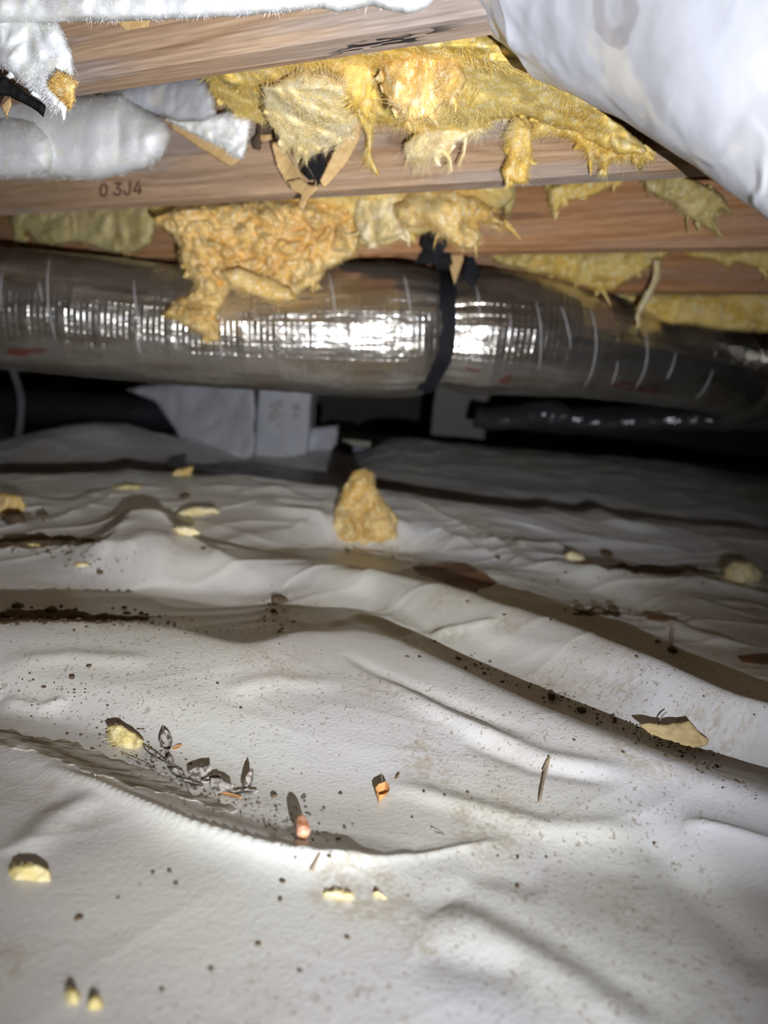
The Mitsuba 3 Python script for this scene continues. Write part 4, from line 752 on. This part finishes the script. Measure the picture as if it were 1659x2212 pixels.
# leaf litter in the foreground fold
def leaf(px, py, L, W, ang, m, label, seed, curl=0.5, lift=0.3, key='dead_leaf', cat='leaf', group=None, tilt=0.0):
    p, d = rest(px, py); s = d / F; L, W = L * s, W * s
    n, k = 14, 7
    u, w = np.meshgrid(np.linspace(-1, 1, n), np.linspace(-1, 1, k), indexing='ij')
    wid = (1 - np.abs(u) ** 2.2) * (0.8 + 0.4 * fbm(np.stack([u * 2, w * 0, u * 0 + seed], -1), 2, seed)) + 0.04
    x, y = u * L / 2, w * W / 2 * wid
    z = curl * W * (w ** 2) * 0.5 + lift * L * (0.5 * (u + 1)) ** 2 * 0.5 + 0.12 * W * (fbm(np.stack([u * 3, w * 3, u * 0 + seed], -1), 2, seed) - 0.5)
    a = math.radians(ang); R = np.array([[math.cos(a), -math.sin(a)], [math.sin(a), math.cos(a)]])
    xy = np.stack([x, y], -1).reshape(-1, 2) @ R.T + p[:2]
    ct, st = math.cos(tilt), math.sin(tilt)
    zz = z.ravel() * ct + (xy[:, 1] - p[1]) * st
    gz = GI(xy[:, [1, 0]])
    top = np.c_[xy, gz + zz - min(0, zz.min()) + 0.0006]
    bot = top - np.array([0, 0, 0.0004])
    i, j = np.meshgrid(np.arange(n - 1), np.arange(k - 1), indexing='ij'); q = (i * k + j).ravel(); N = n * k
    f = np.vstack([np.c_[q, q + k, q + k + 1], np.c_[q, q + k + 1, q + 1]])
    rim = np.r_[np.arange(k), np.arange(1, n) * k + k - 1, (n - 1) * k + np.arange(k - 2, -1, -1), np.arange(n - 2, 0, -1) * k]
    rn = np.roll(rim, -1)
    put(key, tm(np.vstack([top, bot]), np.vstack([f, f[:, ::-1] + N, np.c_[rim, rim + N, rn + N], np.c_[rim, rn + N, rn]])), m, True, label, cat, group)
leaf(358, 1620, 60, 24, 115, 'grey_leaf', 'dark curled leaf at the upper end of the leaf litter', 1, 1.0, 0.4)
leaf(335, 1640, 90, 12, 140, 'grey_leaf', 'narrow dark leaf strip along the left side of the leaf litter', 2, 1.0, 0.1)
leaf(385, 1680, 60, 20, 135, 'grey_leaf', 'brown grey leaf under the middle of the leaf litter', 3, 0.6, 0.1)
leaf(432, 1678, 50, 30, 10, 'grey_leaf', 'silver grey rounded leaf in the middle of the leaf litter', 4, -0.6, 0.3, tilt=0.5)
leaf(478, 1708, 58, 34, -20, 'grey_leaf', 'speckled grey rounded leaf near the lower end of the leaf litter', 5, -0.6, 0.3, tilt=0.5)
leaf(535, 1705, 44, 18, 80, 'grey_leaf', 'upright pointed grey leaf at the lower end of the leaf litter', 6, 1.0, 1.3)
leaf(525, 1716, 62, 14, 10, 'grey_leaf', 'flat dark leaf strip at the lower end of the leaf litter', 7, 0.5, 0.1)
leaf(382, 1618, 20, 10, 10, 'brown_leaf', 'tiny tan leaf scrap beside the dark curled leaf', 8, 0.5, 0.4)
leaf(824, 1728, 36, 30, 70, 'brown_leaf', 'small orange brown folded leaf scrap on the clean white foreground', 9, 1.2, 0.5)
leaf(945, 1802, 30, 8, 150, 'grey_leaf', 'short dark leaf sliver right of centre in the foreground', 10, 0.5, 0.2)
leaf(656, 1727, 16, 8, 60, 'grey_leaf', 'tiny dark leaf sliver above the copper coloured fitting', 11, 0.5, 0.2)
leaf(300, 1650, 110, 10, 150, 'grey_leaf', 'long thin grass blade at the far left of the leaf litter', 12, 0.4, 0.05)
leaf(412, 1698, 70, 14, 160, 'grey_leaf', 'thin brown blade lying under the silver grey leaf', 13, 0.6, 0.05)
leaf(368, 1660, 52, 16, 110, 'grey_leaf', 'small dark leaf crossing the narrow leaf strip', 14, 0.9, 0.3)
leaf(455, 1692, 40, 18, 30, 'grey_leaf', 'dark leaf piece wedged between the two rounded leaves', 15, 0.8, 0.4)
leaf(500, 1722, 46, 10, 175, 'brown_leaf', 'thin tan blade at the lower end of the leaf litter', 16, 0.4, 0.1)
def twig(pts, r, key, label, m='twig_bark'):
    P = []
    for (x, y, hh) in pts:
        p, d = rest(x, y); P.append([p[0], p[1], gh(p[0], p[1]) + hh])
    put(key, tube(P, r, 8, 0.0002, res=24), m, True, label, 'twig')
twig([(1165, 1735, .001), (1170, 1705, .002), (1178, 1672, .003), (1186, 1648, .004)], [.0011, .0013, .0016, .0010], 'twig', 'thin upright twig with a split tip on the clean foreground')
tk = [k for k in scene if k.startswith('twig') and isinstance(scene[k], dict) and scene[k].get('type') == 'ply'][-1]
pa = [rest(1172, 1672)[0], rest(1180, 1652)[0], rest(1186, 1645)[0]]
put(tk + '__split_tip', tube([q + np.array([0, 0, 0.003]) for q in pa], [.0006, .001, .0005], 6), 'twig_bark', True)
twig([(672, 1885, .001), (682, 1870, .002), (690, 1858, .003)], [.0012, .0010, .0007], 'twig', 'short dark twig on the thin bright fold')
twig([(1418, 1598, .014), (1428, 1580, .016), (1436, 1572, .016)], [.0006, .0007, .0005], 'twig', 'pale straw stalk lying on the tan insulation scrap')
twig([(1452, 1398, .001), (1452, 1385, .004), (1454, 1372, .010)], [.0012, .0012, .0008], 'twig', 'short upright twig behind the black oblong clod')
twig([(862, 1675, .001), (858, 1682, .001), (856, 1688, .001)], [.0010, .0012, .0008], 'twig', 'tiny dark twig above the orange brown leaf scrap')
# copper coloured fitting
p, d = rest(648, 1800); s = d / F
fa, fb = rest(655, 1812)[0], rest(640, 1772)[0]
ax = np.array([fb[0] - fa[0], fb[1] - fa[1], 0]); ax /= np.linalg.norm(ax)
a0 = np.array([fa[0], fa[1], gh(fa[0], fa[1]) + 0.0045])
fit = name('wire_connector', 'small copper orange bullet shaped fitting lying on the white foreground', 'fitting')
ang_up = np.array([0, 0, 0.06])
put(fit + '__shell', tube([a0, a0 + (ax + ang_up) * 0.004, a0 + (ax + ang_up) * 0.012, a0 + (ax + ang_up) * 0.016], [.0044, .0048, .0045, .0036], 18, .0003), 'copper', 30)
put(fit + '__tip', tube([a0 - (ax + ang_up) * 0.0035, a0 - (ax + ang_up) * 0.002, a0 + (ax + ang_up) * 0.0002], [.0018, .0036, .0042], 18), 'copper', 30)
# loose crumbs: the larger ones one by one, the finest as one scatter
rng = np.random.default_rng(77)
spots = [(1010, 1714, 9), (915, 1712, 9), (960, 1718, 8), (735, 1716, 10), (700, 1748, 9), (745, 1790, 10), (730, 1812, 12), (890, 1768, 8), (170, 1988, 18), (330, 1888, 11), (366, 1885, 11), (380, 1910, 11), (255, 1943, 10), (558, 2042, 14), (456, 2094, 13), (605, 1945, 12), (648, 2100, 12), (610, 1908, 14), (710, 1852, 12), (750, 2028, 12), (350, 2142, 12), (1118, 1855, 11), (1118, 1918, 11), (1412, 1825, 9), (1180, 1852, 9), (1075, 1852, 8), (95, 1485, 10), (200, 1620, 9), (192, 1440, 12), (1010, 1300, 9), (955, 1240, 9), (1222, 1238, 9), (1205, 1255, 9), (1345, 1628, 9), (1240, 1600, 8), (1550, 1252, 10), (1375, 1420, 10), (520, 1530, 8), (470, 1478, 8), (880, 1420, 8), (1090, 1330, 9), (1190, 1340, 9)]
MARKS = [('the copper orange fitting', 640, 1790), ('the orange brown leaf scrap', 824, 1725), ('the thin upright twig', 1178, 1690), ('the blurred yellow wool bit', 65, 1890), ('the pair of cream wool bits', 185, 2160), ('the cream oval wool bit', 733, 1932), ('the dark leaf sliver', 945, 1800), ('the tan scrap', 1455, 1590), ('the leaf litter', 400, 1660), ('the mud puddle', 985, 1245), ('the black oblong clod', 1452, 1408), ('the row of three clods', 1292, 1320), ('the yellow wool crumb', 270, 1590), ('the brown diagonal fold clod', 1192, 1508), ('the short twig on the bright fold', 682, 1870)]
said = set()
for k, (px, py, s) in enumerate(spots):
    for nm_, mx, my in sorted(MARKS, key=lambda q: math.hypot(q[1] - px, q[2] - py)):
        dx_, dy_ = px - mx, py - my
        if abs(dx_) < 12 and abs(dy_) < 12: continue
        far_ = 'close' if math.hypot(dx_, dy_) < 90 else 'a little way' if math.hypot(dx_, dy_) < 210 else 'well'
        w_ = ('left' if dx_ < 0 else 'right') if abs(dx_) > 1.8 * abs(dy_) else ('behind' if dy_ < 0 else 'in front') if abs(dy_) > 1.8 * abs(dx_) else ('behind and ' if dy_ < 0 else 'in front and ') + ('left' if dx_ < 0 else 'right')
        lab = f'dirt crumb {far_} {w_} of {nm_}'.replace('behind of', 'behind').replace('in front of the', 'before the').replace('in front and', 'before and')
        if lab not in said: break
    said.add(lab)
    put('dirt_crumb', crumb_mesh(px, py, s, 400 + k), 'earth', True, lab, 'crumb', 'loose dirt crumbs')
def scatter(regions, seed):
    rng = np.random.default_rng(seed); P, S = [], []
    for (pts, n, spread, smin, smax) in regions:
        L = np.array(pts, float)
        for _ in range(n):
            k = rng.integers(len(L) - 1) if len(L) > 1 else 0
            c = L[k] + (L[k + 1] - L[k]) * rng.random() if len(L) > 1 else L[0]
            x, y = c + rng.normal(0, 1, 2) * np.array(spread)
            if not (-100 < x < 1750 and 1060 < y < 2250): continue
            P.append((x, y)); S.append(smin + (smax - smin) * rng.random() ** 3)
    P, S = np.array(P), np.array(S)
    # sight lines marched together
    d = np.linspace(0.3, 2.4, 700)[None, :]
    R = ray(P[:, 0], P[:, 1])
    pos = CAM + R[:, None, :] * d[..., None]
    below = pos[..., 2] < GI(pos[..., [1, 0]].reshape(-1, 2)).reshape(len(P), -1)
    k = np.where(below.any(1), below.argmax(1), 0); ok = below.any(1)
    pos, dd = pos[np.arange(len(P)), k][ok], d[0, k][ok]; S = S[ok] * dd / F / 2
    ico = trimesh.creation.icosahedron(); v0 = np.asarray(ico.vertices); v0 = v0 / np.linalg.norm(v0, axis=1)[:, None]
    n = len(pos)
    V = v0[None] * (0.6 + 0.8 * rng.random((n, 12, 1))) * np.stack([np.ones(n), rng.uniform(.4, 1, n), rng.uniform(.3, .7, n)], 1)[:, None] * S[:, None, None]
    a = rng.uniform(0, 6.28, n); ca, sa = np.cos(a)[:, None], np.sin(a)[:, None]
    V = np.stack([V[..., 0] * ca - V[..., 1] * sa, V[..., 0] * sa + V[..., 1] * ca, V[..., 2]], -1)
    V = V + np.c_[pos[:, :2], GI(pos[:, [1, 0]]) + S * 0.2][:, None]
    return tm(V.reshape(-1, 3), (np.asarray(ico.faces)[None] + (np.arange(n) * 12)[:, None, None]).reshape(-1, 3))
put('dirt_specks', scatter([
    ([(0, 1335), (150, 1335), (330, 1340)], 340, (30, 9), 2, 16), ([(330, 1340), (600, 1380)], 120, (40, 12), 1.5, 7), ([(600, 1300), (590, 1370)], 90, (22, 20), 2, 9),
    ([(900, 1390), (1180, 1500), (1330, 1560), (1480, 1625), (1650, 1735)], 420, (18, 9), 2, 10), ([(1240, 1320), (1340, 1325), (1420, 1335)], 110, (40, 6), 2, 9), ([(930, 1240), (1060, 1260), (1250, 1310)], 90, (60, 14), 2, 6),
    ([(230, 1580), (330, 1650), (450, 1720), (600, 1760), (680, 1830)], 900, (36, 15), 1.2, 9), ([(0, 1490), (130, 1500), (280, 1540)], 160, (60, 22), 1.5, 7), ([(0, 1180), (120, 1185), (230, 1225)], 160, (40, 12), 2, 10), ([(0, 1120), (90, 1112)], 90, (30, 8), 2, 9),
    ([(200, 1440), (800, 1520), (1100, 1700)], 420, (260, 90), 1.0, 4.5), ([(300, 1900), (800, 1900), (1200, 1900)], 110, (260, 120), 2, 6), ([(1550, 1480), (1400, 1420), (1660, 1560)], 120, (60, 30), 1.5, 6), ([(1300, 1215), (1600, 1250)], 110, (60, 12), 2, 8), ([(700, 1190), (860, 1195)], 40, (30, 8), 2, 7)], 5),
    'earth', False, 'fine dark dirt specks scattered over the plastic sheet and along its folds', 'dirt', kind='stuff')
